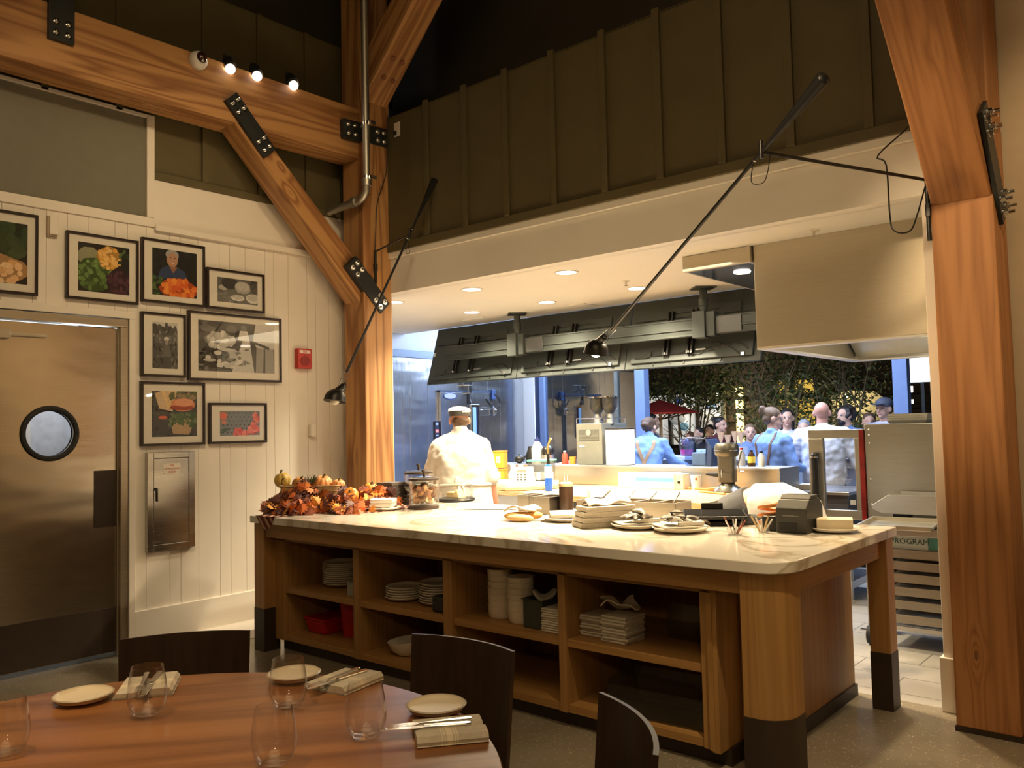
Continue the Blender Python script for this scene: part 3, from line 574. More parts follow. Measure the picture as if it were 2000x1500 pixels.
def knife(x,y,z,rz,label):
    t=thing('table_knife',label,'knife',(x,y,z),rz,group='table knives')
    B().prism([(-.105,-.002),(-.10,-.009),(-.02,-.010),(0,-.006),(0,.006),(-.02,.006),(-.10,.004)],0,.0015).ob('blade',CHROME,t); B().prism([(0,-.006),(.03,-.007),(.10,-.009),(.112,-.006),(.112,.006),(.10,.009),(.03,.007),(0,.006)],-.001,.005).ob('handle',CHROME,t,bev=.002)
def fork(x,y,z,rz,label):
    t=thing('table_fork',label,'fork',(x,y,z),rz,group='table forks'); b=B()
    b.prism([(-.045,-.011),(-.030,-.010),(-.02,-.004),(-.02,.004),(-.030,.010),(-.045,.011)],0,.002)
    for k in (-.0098,-.0035,.0028,.0090): b.box(-.092,-.044,k-.0012,k+.0022,0,.0018)
    b.ob('tines',CHROME,t); B().prism([(-.02,-.0035),(.06,-.006),(.10,-.008),(.108,-.004),(.108,.004),(.10,.008),(.06,.006),(-.02,.0035)],0,.003).ob('handle',CHROME,t,bev=.001)
D=math.radians
napkin(-2.385,1.145,D(145),'grey striped napkin behind the left glass'); napkin(-1.965,1.515,D(100),'grey striped napkin behind the middle of the table'); napkin(-1.445,1.42,D(52),'grey striped napkin beside the right side plate')
for (x,y,a),w_ in (((-2.385,1.145,145),'on the left napkin'),((-1.965,1.505,96),'on the middle napkin'),((-1.47,1.40,52),'on the right napkin')):
    ca,sa=math.cos(D(a)),math.sin(D(a))
    knife(x-.03*ca-.012*-sa,y-.03*sa-.012*ca,.7735,D(a-4),'shiny table knife lying '+w_); fork(x-.02*ca+.012*-sa,y-.02*sa+.012*ca,.7735,D(a+3),'shiny table fork lying '+w_)
# ================================================================ ISLAND
def marble():
    m,t,b,N,L=nt('white marble'); co=coord(t)
    n=N('ShaderNodeTexNoise'); n.inputs['Scale'].default_value=1.1; n.inputs['Detail'].default_value=6; n.inputs['Distortion'].default_value=1.6; L(co,n.inputs[0])
    v=ramp(t,n.outputs[0],[(.455,(.80,.76,.70)),(.49,(.55,.49,.40)),(.50,(.50,.44,.35)),(.515,(.66,.61,.53)),(.56,(.80,.76,.70))])
    L(v,b.inputs['Base Color']); b.inputs['Roughness'].default_value=.10; return m
def rrect(x0,x1,y0,y1,r,n=8,cor=(1,1,1,1)):
    p=[]
    for k,(cx,cy,a) in enumerate(((x0+r,y0+r,PI),(x1-r,y0+r,1.5*PI),(x1-r,y1-r,0),(x0+r,y1-r,.5*PI))):
        if cor[k]: p+=[(cx+r*math.cos(a+i*PI/2/n),cy+r*math.sin(a+i*PI/2/n)) for i in range(n+1)]
        else: p.append(((x0,y0),(x1,y0),(x1,y1),(x0,y1))[k])
    return p
ct=B().prism(rrect(-5.14,-1.355,3.175,4.60,.14,10,(0,1,0,0)),.866,.914).ob('worktop',marble(),bev=.004); tag(ct,'long white marble worktop of the island','worktop')
ct.data.set_sharp_from_angle(angle=.6)
t=thing('island_cabinet','long oak island with open shelves and dark feet','cabinet',(-3.25,3.9,0)); X0=-3.25;Y0=3.9
def ib(*a): return B().box(a[0]-X0,a[1]-X0,a[2]-Y0,a[3]-Y0,a[4],a[5])
ib(-5.02,-1.50,3.225,3.25,.77,.866).ob('apron',OAKX,t,bev=.002)
b=ib(-1.42,-1.40,3.38,4.56,.765,.866); b.ob('side_apron',wood('oak side',*OC,'Y',9,.5,9,.25,.6,0,110),t,bev=.002)
ib(-5.13,-5.11,3.30,4.56,.77,.866).ob('side_apron',OAK,t)
for nm,(x0,x1,y0,y1) in (('leg',(-5.15,-5.03,3.215,3.335)),('leg',(-1.47,-1.37,4.47,4.58)),('leg',(-5.15,-5.03,4.47,4.58))):
    o=ib(x0,x1,y0,y1,.285,.866).ob(nm,OAK,t,bev=.003); ib(x0-.002,x1+.002,y0-.002,y1+.002,0,.287).ob('foot',BRONZE,o,bev=.002)
cp=lambda o_:[(x-X0,y-Y0) for x,y in rrect(-1.56-o_,-1.385+o_,3.20-o_,3.385+o_,.125,8,(0,1,0,0))]
o=B().prism(cp(0),.285,.866).ob('corner_post',OAK,t,30); B().prism(cp(.003),0,.286).ob('foot',BRONZE,o,30)
DV=[-5.055,-4.925,-4.185,-4.13,-3.39,-3.32,-2.58,-2.535,-1.80,-1.755]
# carcass
ib(-5.055,-1.73,3.31,3.97,.075,.113).ob('bottom_shelf',OAKX,t,bev=.002)
ib(-5.055,-1.73,3.31,3.97,.738,.86).ob('top_rail',OAKX,t,bev=.002)
ib(-5.055,-1.62,3.97,3.99,.075,.86).ob('back_panel',OAK,t)
for k in range(5):
    a,c=DV[2*k],DV[2*k+1]; ib(a,c,3.30,3.97,.075,.745).ob('upright',OAK,t,bev=.002)
for k in range(4):
    a,c=DV[2*k+1],DV[2*k+2]; ib(a,c,3.31,3.97,.392,.430).ob('middle_shelf',OAKX,t,bev=.002)
ib(-1.752,-1.715,3.285,4.63,.07,.86).ob('end_panel',OAK,t,bev=.003)
ib(-1.715,-1.61,3.50,4.63,.06,.86).ob('end_panel',OAK,t,bev=.003)
ib(-1.76,-1.735,3.28,3.30,.08,.745).ob('edge_strip',OAK,t)
ib(-5.02,-1.70,3.36,3.97,0,.075).ob('toe_kick',BRONZE,t); ib(-1.76,-1.60,3.46,4.64,0,.06).ob('toe_kick',BRONZE,t)
# ---- crockery in the open shelves
Z1,Z2=.430,.113
PP={}
def platep(r,h=.022):
    k=(r,h)
    if k not in PP:
        o=plate_ob('dinner_plate',PORC,r,h,.004); PP[k]=o.data; bpy.data.objects.remove(o)
    return PP[k]
def pile(name,me,n,x,y,z,dz,where,cat,group,what,jit=.003):
    rr=random.Random(int(abs(x*1000)))
    for i in range(n):
        o=bpy.data.objects.new(name,me); COL.objects.link(o); o.location=(x+rr.uniform(-jit,jit),y+rr.uniform(-jit,jit),z+i*dz); o.rotation_euler.z=rr.uniform(-.05,.05) if 'napkin' in name else rr.uniform(0,6)
        tag(o,f'{what}, {ORD[n-1-i] if n-1-i<12 else "near the bottom"} of {where}',cat,group)
c1,c2,c3,c4=-4.55,-3.76,-2.95,-2.17
pile('dinner_plate',platep(.128),11,-4.66,3.58,Z1+.001,.0135,'the left pile in the first upper cubby','plate','plates in the first upper cubby','white plate')
pile('dinner_plate',platep(.128),10,-4.345,3.66,Z1+.001,.0135,'the right pile in the first upper cubby','plate','plates in the first upper cubby','white plate')
pile('dinner_plate',platep(.118),5,-3.93,3.50,Z1+.001,.015,'the low pile in the second upper cubby','plate','plates in the second upper cubby','white plate')
pile('dinner_plate',platep(.135),8,-3.66,3.55,Z1+.001,.015,'the tall pile in the second upper cubby','plate','plates in the second upper cubby','white plate')
pile('dinner_plate',platep(.10),11,-4.275,3.60,Z2+.001,.015,'the pile in the first lower cubby','plate','plates in the first lower cubby','white plate')
pile('dinner_plate',platep(.11),3,-3.46,3.70,Z2+.10,.014,'the pile at the right of the second lower cubby','plate','plates in the second lower cubby','white plate') if 0 else None
def bowl(r,h,name='bowl',m=PORC):
    o=B().open([(.001,0),(r*.5,0),(r*.8,h*.4),(r*.97,h),(r*.93,h),(r*.75,h*.42),(r*.48,.008),(.001,.008)],n=40).ob(name,m,sm=40); me=o.data; bpy.data.objects.remove(o); return me
tub=bowl(.074,.085); pb=B().open([(.001,0),(.062,0),(.07,.012),(.072,.06),(.075,.068),(.07,.068),(.067,.058),(.062,.014),(.001,.012)],n=36).ob('soup_bowl',mat('cream porcelain',(.78,.70,.56),.35,var=.03),sm=40); tub=pb.data; bpy.data.objects.remove(pb)
pile('soup_bowl',tub,7,-3.125,3.49,Z1+.001,.033,'the left bowl pile in the third upper cubby','bowl','bowls in the third upper cubby','cream bowl',.002)
pile('soup_bowl',tub,7,-2.955,3.46,Z1+.001,.029,'the right bowl pile in the third upper cubby','bowl','bowls in the third upper cubby','cream bowl',.002)
o=bpy.data.objects.new('serving_bowl',bowl(.125,.085)); COL.objects.link(o); o.location=(-3.87,3.47,Z2+.004); o.rotation_euler=(.05,-.09,0); tag(o,'large cream serving bowl in the second lower cubby','bowl')
sq=B().prism(rrect(-.06,.06,-.06,.06,.02,4),0,.004).prism(rrect(-.07,.07,-.07,.07,.02,4),.012,.018).prism(rrect(-.064,.064,-.064,.064,.02,4),.004,.012).ob('small_dish',PORC); me=sq.data; bpy.data.objects.remove(sq)
pile('small_dish',me,7,-3.56,3.44,Z2+.001,.0185,'the pile in the second lower cubby','dish','square dishes in the second lower cubby','small square white dish')
pile('dinner_plate',platep(.105),9,-3.47,3.72,Z2+.001,.014,'the pile deep in the second lower cubby','plate','plates in the second lower cubby','white plate')
def pan(name,label,cat,x,y,z,w,d,h,m,rim=.008,wall=.003,group=None,rz=0):
    t=thing(name,label,cat,(x,y,z),rz,group); b=B()
    b.box(-w/2,w/2,-d/2,d/2,0,wall).box(-w/2,w/2,-d/2,-d/2+wall,wall,h).box(-w/2,w/2,d/2-wall,d/2,wall,h).box(-w/2,-w/2+wall,-d/2,d/2,wall,h).box(w/2-wall,w/2,-d/2,d/2,wall,h); b.ob('pan_body',m,t,bev=.002)
    B().box(-w/2-rim,w/2+rim,-d/2-rim,-d/2+.001,h-.003,h).box(-w/2-rim,w/2+rim,d/2-.001,d/2+rim,h-.003,h).box(-w/2-rim,-w/2+.001,-d/2,d/2,h-.003,h).box(w/2-.001,w/2+rim,-d/2,d/2,h-.003,h).ob('pan_rim',m,t)
    return t
pan('caddy_bin','small grey bin with a white rim beside the plates in the first upper cubby','bin',-4.27,3.42,Z1+.001,.10,.12,.09,mat('grey plastic',(.30,.30,.27),.5))
t=thing('shelf_basket','dark wire basket at the right of the second upper cubby','basket',(-3.47,3.46,Z1+.001)); B().bc((0,0,.045),(.13,.22,.09)).ob('basket_body',BLKM,t,bev=.01)
t=thing('cleaning_tub','tall red tub in the first lower cubby','tub',(-4.53,3.58,Z2)); B().open([(.001,0),(.075,0),(.095,.24),(.098,.25),(.09,.25),(.07,.006),(.001,.006)],n=32).ob('tub_body',mat('deep red plastic',(.50,.015,.02),.45),t,40)
t=thing('red_box','low red plastic box at the left of the first lower cubby','box',(-4.77,3.58,Z2)); B().hexa([(-.09,-.13,0),(.09,-.13,0),(.09,.13,0),(-.09,.13,0),(-.11,-.15,.09),(.11,-.15,.09),(.11,.15,.09),(-.11,.15,.09)]).ob('box_body',mat('deep red plastic',(1,1,1)),t,bev=.012); B().box(-.115,.115,-.155,.155,.09,.105).ob('box_lid',mat('deep red plastic',(1,1,1)),t,bev=.006)
t=pan('shelf_bin','dark olive plastic bin in the third upper cubby','bin',-2.80,3.50,Z1+.001,.13,.26,.15,mat('dark olive plastic',(.05,.055,.042),.5))
o=B().tube([(.05*math.cos(a)*(1+.1*math.sin(3*a)),.06*math.sin(a),.02*math.sin(2*a)) for a in [2*PI*i/20 for i in range(20)]],.012,6,True).ob('wrapped_cloth',LINEN,loc=(-2.80,3.47,Z1+.16)); tag(o,'crumpled white wrap on top of the dark bin in the third upper cubby','wrap')
def napk(name,w,d,h,m,r=.006): 
    o=B().prism([(-d/2,0),(d/2,0),(d/2+r,h*.5),(d/2,h),(-d/2,h),(-d/2-r*.3,h*.5)],-w/2,w/2,'x').ob(name,m,bev=.002); me=o.data; me2=o; return o
def nmesh(w,d,h,m):
    o=B().prism([(-d/2,0),(d/2,0),(d/2+.004,h*.5),(d/2,h),(-d/2,h),(-d/2-.004,h*.5)],-w/2,w/2,'x').ob('n',m); me=o.data; bpy.data.objects.remove(o); return me
pile('cloth_napkin',nmesh(.15,.15,.011,LINEN),10,-2.655,3.43,Z1+.001,.012,'the neat napkin pile in the third upper cubby','napkin','folded napkins in the third upper cubby','grey napkin',.004)
pile('cloth_napkin',nmesh(.14,.16,.013,LINEN),9,-2.30,3.45,Z1+.001,.014,'the right napkin pile in the fourth upper cubby','napkin','folded napkins in the fourth upper cubby','grey napkin',.008)
pile('cloth_napkin',nmesh(.14,.16,.012,LINEN),8,-2.455,3.49,Z1+.001,.013,'the left napkin pile in the fourth upper cubby','napkin','folded napkins in the fourth upper cubby','grey napkin',.008)
o=B().grid(lambda u,v:((u-.5)*.17+.02*math.sin(5*v),(v-.5)*.17,.02+.025*math.sin(4*u+3*v)+.012*math.sin(9*u)),12,12,.006).ob('loose_napkin',LINEN,sm=60,loc=(-2.33,3.47,Z1+.155),rz=.5); tag(o,'rumpled grey napkin thrown across the napkin piles in the fourth upper cubby','napkin')
t=thing('acrylic_tray','clear acrylic tray box in the fourth lower cubby','tray',(-2.08,3.49,Z2+.001),.06)
B().box(-.25,.25,-.14,.14,0,.008).box(-.25,.25,-.14,-.134,.008,.13).box(-.25,.25,.134,.14,.008,.16).box(-.25,-.244,-.14,.14,.008,.16).box(.244,.25,-.14,.14,.008,.16).ob('tray_body',PLEX,t); B().box(-.25,.25,-.144,-.130,.128,.136).box(-.25,.25,-.144,-.130,.078,.082).ob('tray_lip',PLEX,t)
t=thing('acrylic_divider','dull clear acrylic sheet standing at the right of the fourth upper cubby','panel',(-1.98,3.62,Z1+.001)); B().box(-.17,.17,0,.008,0,.17).ob('sheet',PLEX,t)
# ---------------------------------------------------------------- on the worktop
ZT=.9145
rn=random.Random(11)
# leaf display
run=B().grid(lambda u,v:(-5.22+.95*u+.05*v,3.33+.42*v+.20*u-.0*(1-v),ZT+.004+.006*math.sin(9*u+5*v)+ (0 if 1 else 0)),24,8,.003)
def runfn(u,v):
    x=-5.10+.62*u; y=3.30+.46*v+.42*u; 
    z=ZT+.004+.012*math.sin(11*u+4*v)+.010*math.sin(17*v)*u
    return (x,y,max(z,ZT+.003))
stripe_m=None
def runner_mat():
    m,t,b,N,L=nt('striped runner'); w_=N('ShaderNodeTexWave'); w_.inputs['Scale'].default_value=9; w_.inputs['Distortion'].default_value=.6; w_.bands_direction='DIAGONAL'; L(coord(t),w_.inputs[0])
    L(ramp(t,w_.outputs['Fac'],[(.2,(.10,.02,.015)),(.45,(.22,.05,.03)),(.6,(.05,.02,.015)),(.8,(.45,.28,.2))]),b.inputs['Base Color']); b.inputs['Roughness'].default_value=.9; return m
o=B().grid(runfn,26,14,.004).ob('table_runner',runner_mat(),sm=60); tag(o,'dark red striped cloth runner under the autumn leaves','cloth')
B().add([(-5.06,3.175-.001,ZT+.004),(-4.84,3.175-.001,ZT+.004),(-4.86,3.17,.87),(-4.93,3.168,.825),(-5.0,3.168,.862)],[(0,1,2,3,4)]).grid(lambda u,v:(-5.06+.22*u,3.17+.16*v,ZT+.004+.002*math.sin(8*u)),6,6,.003).ob('hanging_corner',runner_mat(),o)
LM=[mat('leaf '+str(i),c,.6,var=.25,sc=30) for i,c in enumerate(((.62,.19,.03),(.50,.11,.02),(.75,.32,.06),(.20,.05,.025),(.10,.035,.03),(.36,.09,.02)))]
LEAF=[(0,-.5),(.10,-.42),(.34,-.40),(.28,-.28),(.50,-.10),(.33,-.06),(.42,.18),(.22,.12),(.20,.32),(.08,.24),(0,.5),(-.08,.24),(-.20,.32),(-.22,.12),(-.42,.18),(-.33,-.06),(-.50,-.10),(-.28,-.28),(-.34,-.40),(-.10,-.42)]
b=B()
def leaf(p,s,nrm,mi):
    q=Vector(nrm).to_track_quat('Z','Y').to_matrix()@Matrix.Rotation(rn.uniform(0,6.28),3,'Z'); k=rn.uniform(.2,.7)
    b.mat(mi); v=[Vector(p)+q@Vector((x*s,y*s,-k*s*abs(x)*.8+.15*s*y)) for x,y in LEAF]
    c=Vector(p)+q@Vector((0,-.1*s,.02*s)); b.add([c]+v,[(0,i+1,(i+1)%20+1) for i in range(20)])
def mound(n,cx,cy,rx,ry,h,z0=ZT):
    for i in range(n):
        a=rn.uniform(0,2*PI); q=math.sqrt(rn.random()); x=cx+rx*q*math.cos(a); y=cy+ry*q*math.sin(a); z=z0+.02+h*(1-q*q)*rn.uniform(.35,1)
        leaf((x,y,z),rn.uniform(.06,.11),(rn.uniform(-.3,1),rn.uniform(-1,.2),rn.uniform(.1,1)),rn.choice((0,1,1,2,3,3,3,4,4,5,5)))
mound(170,-5.04,3.52,.22,.26,.20); mound(95,-4.74,3.68,.22,.20,.13); mound(85,-4.76,3.95,.20,.20,.15); mound(40,-5.12,3.38,.12,.12,.12); mound(40,-4.92,3.38,.16,.10,.07)
o=b.ob('autumn_leaves',LM,sm=None); o['kind']='stuff'; tag(o,'heap of orange and brown autumn leaves on the runner','leaves')
def pumpkin(name,label,x,y,z,r,m,stem,tilt=(0,0),ribs=10,sq=.78,group=None):
    t=thing(name,label,'pumpkin',(x,y,z),0,group); t.rotation_euler=(tilt[0],tilt[1],rn.uniform(0,1)); n=ribs*6; v=[];f=[];mm=13
    for i in range(mm):
        a=-PI/2+PI*i/(mm-1)
        for j in range(n):
            g=2*PI*j/n; rr=r*(1-.10*abs(math.sin(ribs*g/2))**.6*-1-.10)*max(math.cos(a),.001)*1.0
            rr=r*(.90+.10*abs(math.sin(ribs*g/2))**.7)*max(math.cos(a),.001); zz=r*sq*math.sin(a); zz-= .22*r*math.exp(-(rr/(.3*r))**2)*(1 if a>0 else -1)
            v.append((rr*math.cos(g),rr*math.sin(g),zz+r*sq))
    for i in range(mm-1):
        for j in range(n): f.append((i*n+j,i*n+(j+1)%n,(i+1)*n+(j+1)%n,(i+1)*n+j))
    B().add(v,f).ob('pumpkin_flesh',m,t,60)
    B().tube([(0,0,r*sq*1.72),(.0,0,r*sq*2.0),(.25*r,0,r*sq*2.25)],[.14*r,.11*r,.13*r],8).ob('stem',stem,t,50)
    return t
PO=mat('pumpkin orange',(.80,.27,.045),.45,var=.12,sc=25); GY=mat('gourd yellow',(.62,.42,.10),.45,var=.2,sc=20); GG=mat('stem green brown',(.16,.13,.05),.8,var=.2)
PB=mat('pumpkin peach',(.80,.33,.12),.5,var=.15,sc=25)
bk=mat('pale basket wood',(.52,.36,.19),.7,var=.15,str_=(1,1,8))
def basket(label,x,y,z,w,d,h,rz):
    t=thing('wooden_basket',label,'basket',(x,y,z),rz,'small wooden baskets in the leaf display')
    P=lambda o_,k:[(u,v) for u,v in rrect(-w/2+o_,w/2-o_,-d/2+o_,d/2-o_,.03,5)]
    b=B(); a=P(0,0);c=P(.004,0); n=len(a); v=[(u,q,0) for u,q in a]+[(u*1.06,q*1.06,h) for u,q in a]+[(u*1.06,q*1.06,h) for u,q in c]+[(u,q,.004) for u,q in c]
    b.add(v,[(i,(i+1)%n,n+(i+1)%n,n+i) for i in range(n)]+[(n+i,n+(i+1)%n,2*n+(i+1)%n,2*n+i) for i in range(n)]+[(2*n+i,2*n+(i+1)%n,3*n+(i+1)%n,3*n+i) for i in range(n)]+[tuple(range(n-1,-1,-1)),tuple(range(3*n,4*n))]).ob('basket_side',bk,t)
    B().tube([(u*1.08,q*1.08,h-.006) for u,q in a],.005,6,True).tube([(u*1.02,q*1.02,h*.35) for u,q in a],.004,6,True).ob('band',bk,t)
    B().tube([(-w/2-.002,0,h-.02),(-w/2-.008,0,h+.03),(-w/2+.01,0,h+.05)],.004,6).ob('handle_loop',BRONZE,t)
basket('pale wooden basket holding two orange pumpkins on the leaves',-4.99,3.72,ZT+.115,.19,.15,.065,.65); basket('pale wooden basket holding a gourd on the leaves, left of the other',-5.14,3.53,ZT+.13,.16,.13,.055,.65)
pumpkin('orange_pumpkin','larger orange pumpkin in the right wooden basket',-5.03,3.70,ZT+.14,.070,PB,GG,(.3,.1)); pumpkin('orange_pumpkin','smaller orange pumpkin in the right wooden basket',-4.93,3.765,ZT+.14,.050,PB,GG,(.2,.1))
pumpkin('gourd','yellow striped gourd standing behind the left basket',-5.24,3.52,ZT+.16,.062,GY,GG,(.1,-.2),8,.95); pumpkin('gourd','orange and green gourd in the left basket',-5.11,3.55,ZT+.145,.055,mat('gourd orange',(.55,.24,.06),.5,var=.35,sc=12),GG,(.2,.3),8,.9)
pumpkin('orange_pumpkin','small orange pumpkin sitting low on the leaves near the worktop edge',-4.70,3.70,ZT+.085,.060,PO,GG,(.75,.45))
pumpkin('orange_pumpkin','small orange pumpkin half buried behind the leaves by the dark leaf cluster',-4.88,4.02,ZT+.09,.055,PO,GG,(.2,.1))
b=B()
for i in range(26): a=rn.uniform(0,6.28); e=rn.uniform(.2,1.2); b.cyl((0,0,0),(.07*math.cos(a)*math.cos(e),.07*math.sin(a)*math.cos(e),.07*math.sin(e)),.004,.001,5)
tag(b.ob('pine_sprig',mat('sprig green',(.06,.08,.03),.8),loc=(-5.03,3.60,ZT+.195)),'dark green spiky sprig beside the gourd in the left basket','sprig')
# plate of napkins, napkin stack and glass plates
o=plate_ob('serving_plate',PORC,.13,.02); o.location=(-4.58,3.88,ZT); tag(o,'white plate carrying folded napkins next to the leaf display','plate')
for i,w_ in ((0,'lower'),(1,'upper')):
    o=B().prism([(-.07,0),(.07,0),(.078,.014),(.07,.028),(-.07,.028),(-.065,.014)],-.085,.085,'x').ob('cloth_napkin',LINW,bev=.004,loc=(-4.58+.006*i,3.88,ZT+.024+.029*i),rz=.62); tag(o,w_+' white napkin folded on the plate next to the leaf display','napkin','napkins on the plate by the leaf display')
dn=nmesh(.17,.15,.020,DARKN); pile('dark_napkin',dn,8,-4.87,4.22,ZT,.021,'the dark napkin stack beside the leaf display','napkin','dark napkins beside the leaf display','dark napkin',.004)
gpl=B().prism(rrect(-.08,.08,-.08,.08,.02,4),0,.010).prism(rrect(-.088,.088,-.088,.088,.02,4),.010,.016).ob('g',mat('frosted glass',(.75,.80,.78),.15,trans=.6,var=0)); me=gpl.data; bpy.data.objects.remove(gpl)
pile('glass_plate',me,10,-4.70,4.33,ZT,.0175,'the glass plate stack beside the cookie jars','plate','glass plates beside the cookie jars','square glass plate',.004)
# jars
CK=[mat('cookie '+str(i),c,.8,var=.3,sc=40) for i,c in enumerate(((.42,.22,.09),(.62,.44,.24),(.22,.10,.05)))]
def jar(label,x,y,h,r=.105):
    t=thing('cookie_jar',label,'jar',(x,y,ZT)); 
    B().lathe([(0,0),(r,0),(r,.022),(r*.97,.024),(0,.024)],n=40).ob('jar_base',BRONZE,t,35)
    B().open([(r*.96,.022),(r,.03),(r,h),(r-.004,h),(r-.004,.03),(r*.9,.024)],n=40).ob('jar_glass',CLEAR,t,40)
    B().lathe([(0,h+.002),(r+.004,h+.002),(r+.004,h+.016),(0,h+.016)],n=40).ob('jar_lid',BRONZE,t,35)
    b=B(); b.lathe([(0,h+.016),(r*.9,h+.016),(r*.9,h+.03),(r*.3,h+.036),(0,h+.036)],n=32).ob('lid_glass',CLEAR,t,40)
    B().tube([(0,0,h+.03),(.004,0,h+.05),(-.006,0,h+.075)],[.012,.009,.014],8).ob('lid_knob',BRONZE,t,40)
    ck=B()
    for i in range(46): 
        a=rn.uniform(0,6.28);q=r*.62*math.sqrt(rn.random()); z=.05+(h-.09)*rn.random()
        ck.mat(rn.randrange(3)).sph((q*math.cos(a),q*math.sin(a),z),(.032,.026,.014),8,5,Matrix.Rotation(rn.uniform(0,3),3,'X')@Matrix.Rotation(rn.uniform(0,3),3,'Y'))
    o=ck.ob('cookies',CK,t,60); o['kind']='stuff'
jar('clear jar of cookies with a dark lid, in front of its twin',-4.385,4.10,.20); jar('clear jar of pale cookies with a dark lid, behind the other jar',-4.72,4.36,.225)
t=thing('cake_dome','clear glass dome over butter on a dark round stand','dome',(-4.63,4.66,ZT))
B().lathe([(0,0),(.15,0),(.158,.012),(.15,.024),(0,.024)],n=48).ob('stand',BLK,t,35); B().open([(.135,.024),(.138,.06),(.136,.12),(.12,.138),(.001,.142),(.001,.139),(.118,.135),(.132,.118),(.134,.06),(.131,.024)],n=48).ob('dome_glass',CLEAR,t,40)
B().tube([(.012*math.cos(a),0,.158+.016*math.sin(a)) for a in [2*PI*i/16 for i in range(16)]],.003,6,True).ob('dome_knob',CHROME,t,40); B().box(-.06,.03,-.04,.04,.026,.07).hexa([(.03,-.04,.026),(.08,-.04,.026),(.08,.04,.026),(.03,.04,.026),(.03,-.04,.09),(.05,-.03,.09),(.05,.03,.09),(.03,.04,.09)]).ob('butter_block',mat('butter',(.80,.62,.28),.5,var=.05),t,bev=.006)
tag(B().grid(lambda u,v:(-.20+.42*u,-.15+.30*v,.002*math.sin(3*u)+.001),4,4,.0008).ob('parchment_sheet',mat('white paper',(.85,.83,.80),.6,var=.01),loc=(-4.0,4.36,ZT+.002),rz=.5),'white paper sheet lying on the worktop near the chef','paper')
# bread wraps
BR=mat('toasted bread',(.50,.27,.09),.7,var=.25,sc=25); BRL=mat('pale bread',(.66,.46,.22),.7,var=.2,sc=20)
for i,(x,y,z,s,m,w_) in enumerate(((-3.24,3.80,ZT+.022,(.085,.036,.022),BRL,'front'),(-3.29,3.86,ZT+.026,(.10,.038,.026),BR,'rear'),(-3.22,3.90,ZT+.030,(.06,.032,.024),BR,'right'))):
    o=B().sph((0,0,0),s,20,9).ob('bread_roll',m,sm=60,loc=(x,y,z),rz=.4+.15*i); tag(o,f'toasted bread roll at the {w_} of the small bread heap','bread','bread rolls on the worktop')
o=B().grid(lambda u,v:((u-.5)*.2,(v-.5)*.13,.03*math.sin(PI*u)+.012*math.sin(7*u+2*v)),14,8,.008).ob('bread_wrap',LINEN,sm=60,loc=(-3.30,3.90,ZT+.056),rz=.3); tag(o,'beige cloth laid over the bread rolls','cloth')
o=plate_ob('serving_plate',PORC,.155,.022); o.location=(-3.03,3.995,ZT); tag(o,'white plate under a folded white napkin in front of the dark sauce bottle','plate')
tag(B().prism([(-.12,0),(.12,0),(.125,.01),(.12,.02),(-.12,.02)],-.10,.10,'x').ob('cloth_napkin',LINW,bev=.004,loc=(-3.04,4.0,ZT+.028),rz=.7),'flat white napkin on the plate in front of the dark sauce bottle','napkin')
for i in range(4):
    rr=(0,.04,-.03,.10)[i]; o=B().prism([(-.075,0),(.075,0),(.085,.014),(.075,.028),(-.075,.028),(-.07,.014)],-.15,.15,'x').ob('cloth_napkin',LINEN,bev=.005,loc=(-2.70+.008*i,3.87+.004*i,ZT+.029*i),rz=1.0+rr); tag(o,f'long folded grey napkin, {ORD[3-i]} of the pile beside the oyster plates','napkin','napkins piled beside the oyster plates')
o=B().grid(lambda u,v:((u-.5)*.26,(v-.5)*.12,.03*math.sin(PI*v)+.02*u+.008*math.sin(11*u)),14,8,.01).ob('cloth_napkin',LINEN,sm=60,loc=(-2.69,3.90,ZT+.119),rz=1.05); tag(o,'crumpled grey napkin across the top of the pile beside the oyster plates','napkin','napkins piled beside the oyster plates')
# oyster plates
SH=[mat('shell dark',(.10,.08,.06),.5,var=.4,sc=30),mat('shell pearl',(.72,.70,.66),.25,var=.15,sc=30),mat('shell grey',(.34,.32,.29),.5,var=.3,sc=30)]
for k,(x,y,w_) in enumerate(((-2.475,3.89,'left'),(-2.205,3.87,'right'))):
    o=plate_ob('serving_plate',PORCR,.145,.024); o.location=(x,y,ZT); tag(o,w_+' stoneware plate heaped with silver cutlery and shells','plate','heaped plates on the worktop')
    o=B().prism([(-.10,0),(.10,0),(.10,.006),(-.10,.006)],-.12,.12,'x').ob('cloth_napkin',LINW,loc=(x,y,ZT+.029),rz=.9,bev=.002); tag(o,f'white napkin under the heap on the {w_} stoneware plate','napkin')
    for i in range(13):
        a=rn.uniform(0,6.28);q=.075*math.sqrt(rn.random()); m=SH[rn.randrange(3)]
        o=B().grid(lambda u,v:((u-.5)*.07,(v-.5)*.045*(1-.5*(u-.5)),.014*math.sin(PI*u)*math.sin(PI*v)),7,6,.004).ob('oyster_shell',m,sm=60,loc=(x+q*math.cos(a),y+q*math.sin(a),ZT+.042+.032*(1-q/.075)+.003*i),rz=rn.uniform(0,6)); o.rotation_euler.x=rn.uniform(-.6,.6); tag(o,f'shell in the heap on the {w_} stoneware plate','shell',f'shells heaped on the {w_} stoneware plate')
    o=B().prism([(-.012,0),(.012,0),(.014,.01),(.010,.02),(-.010,.02)],-.07,.07,'x').ob('rolled_napkin',LINW,loc=(x+.075,y-.02,ZT+.037),rz=.9,bev=.004); tag(o,f'rolled white napkin at the edge of the {w_} stoneware plate','napkin')
PANS=brushed('pan steel',(.36,.33,.28),.36)
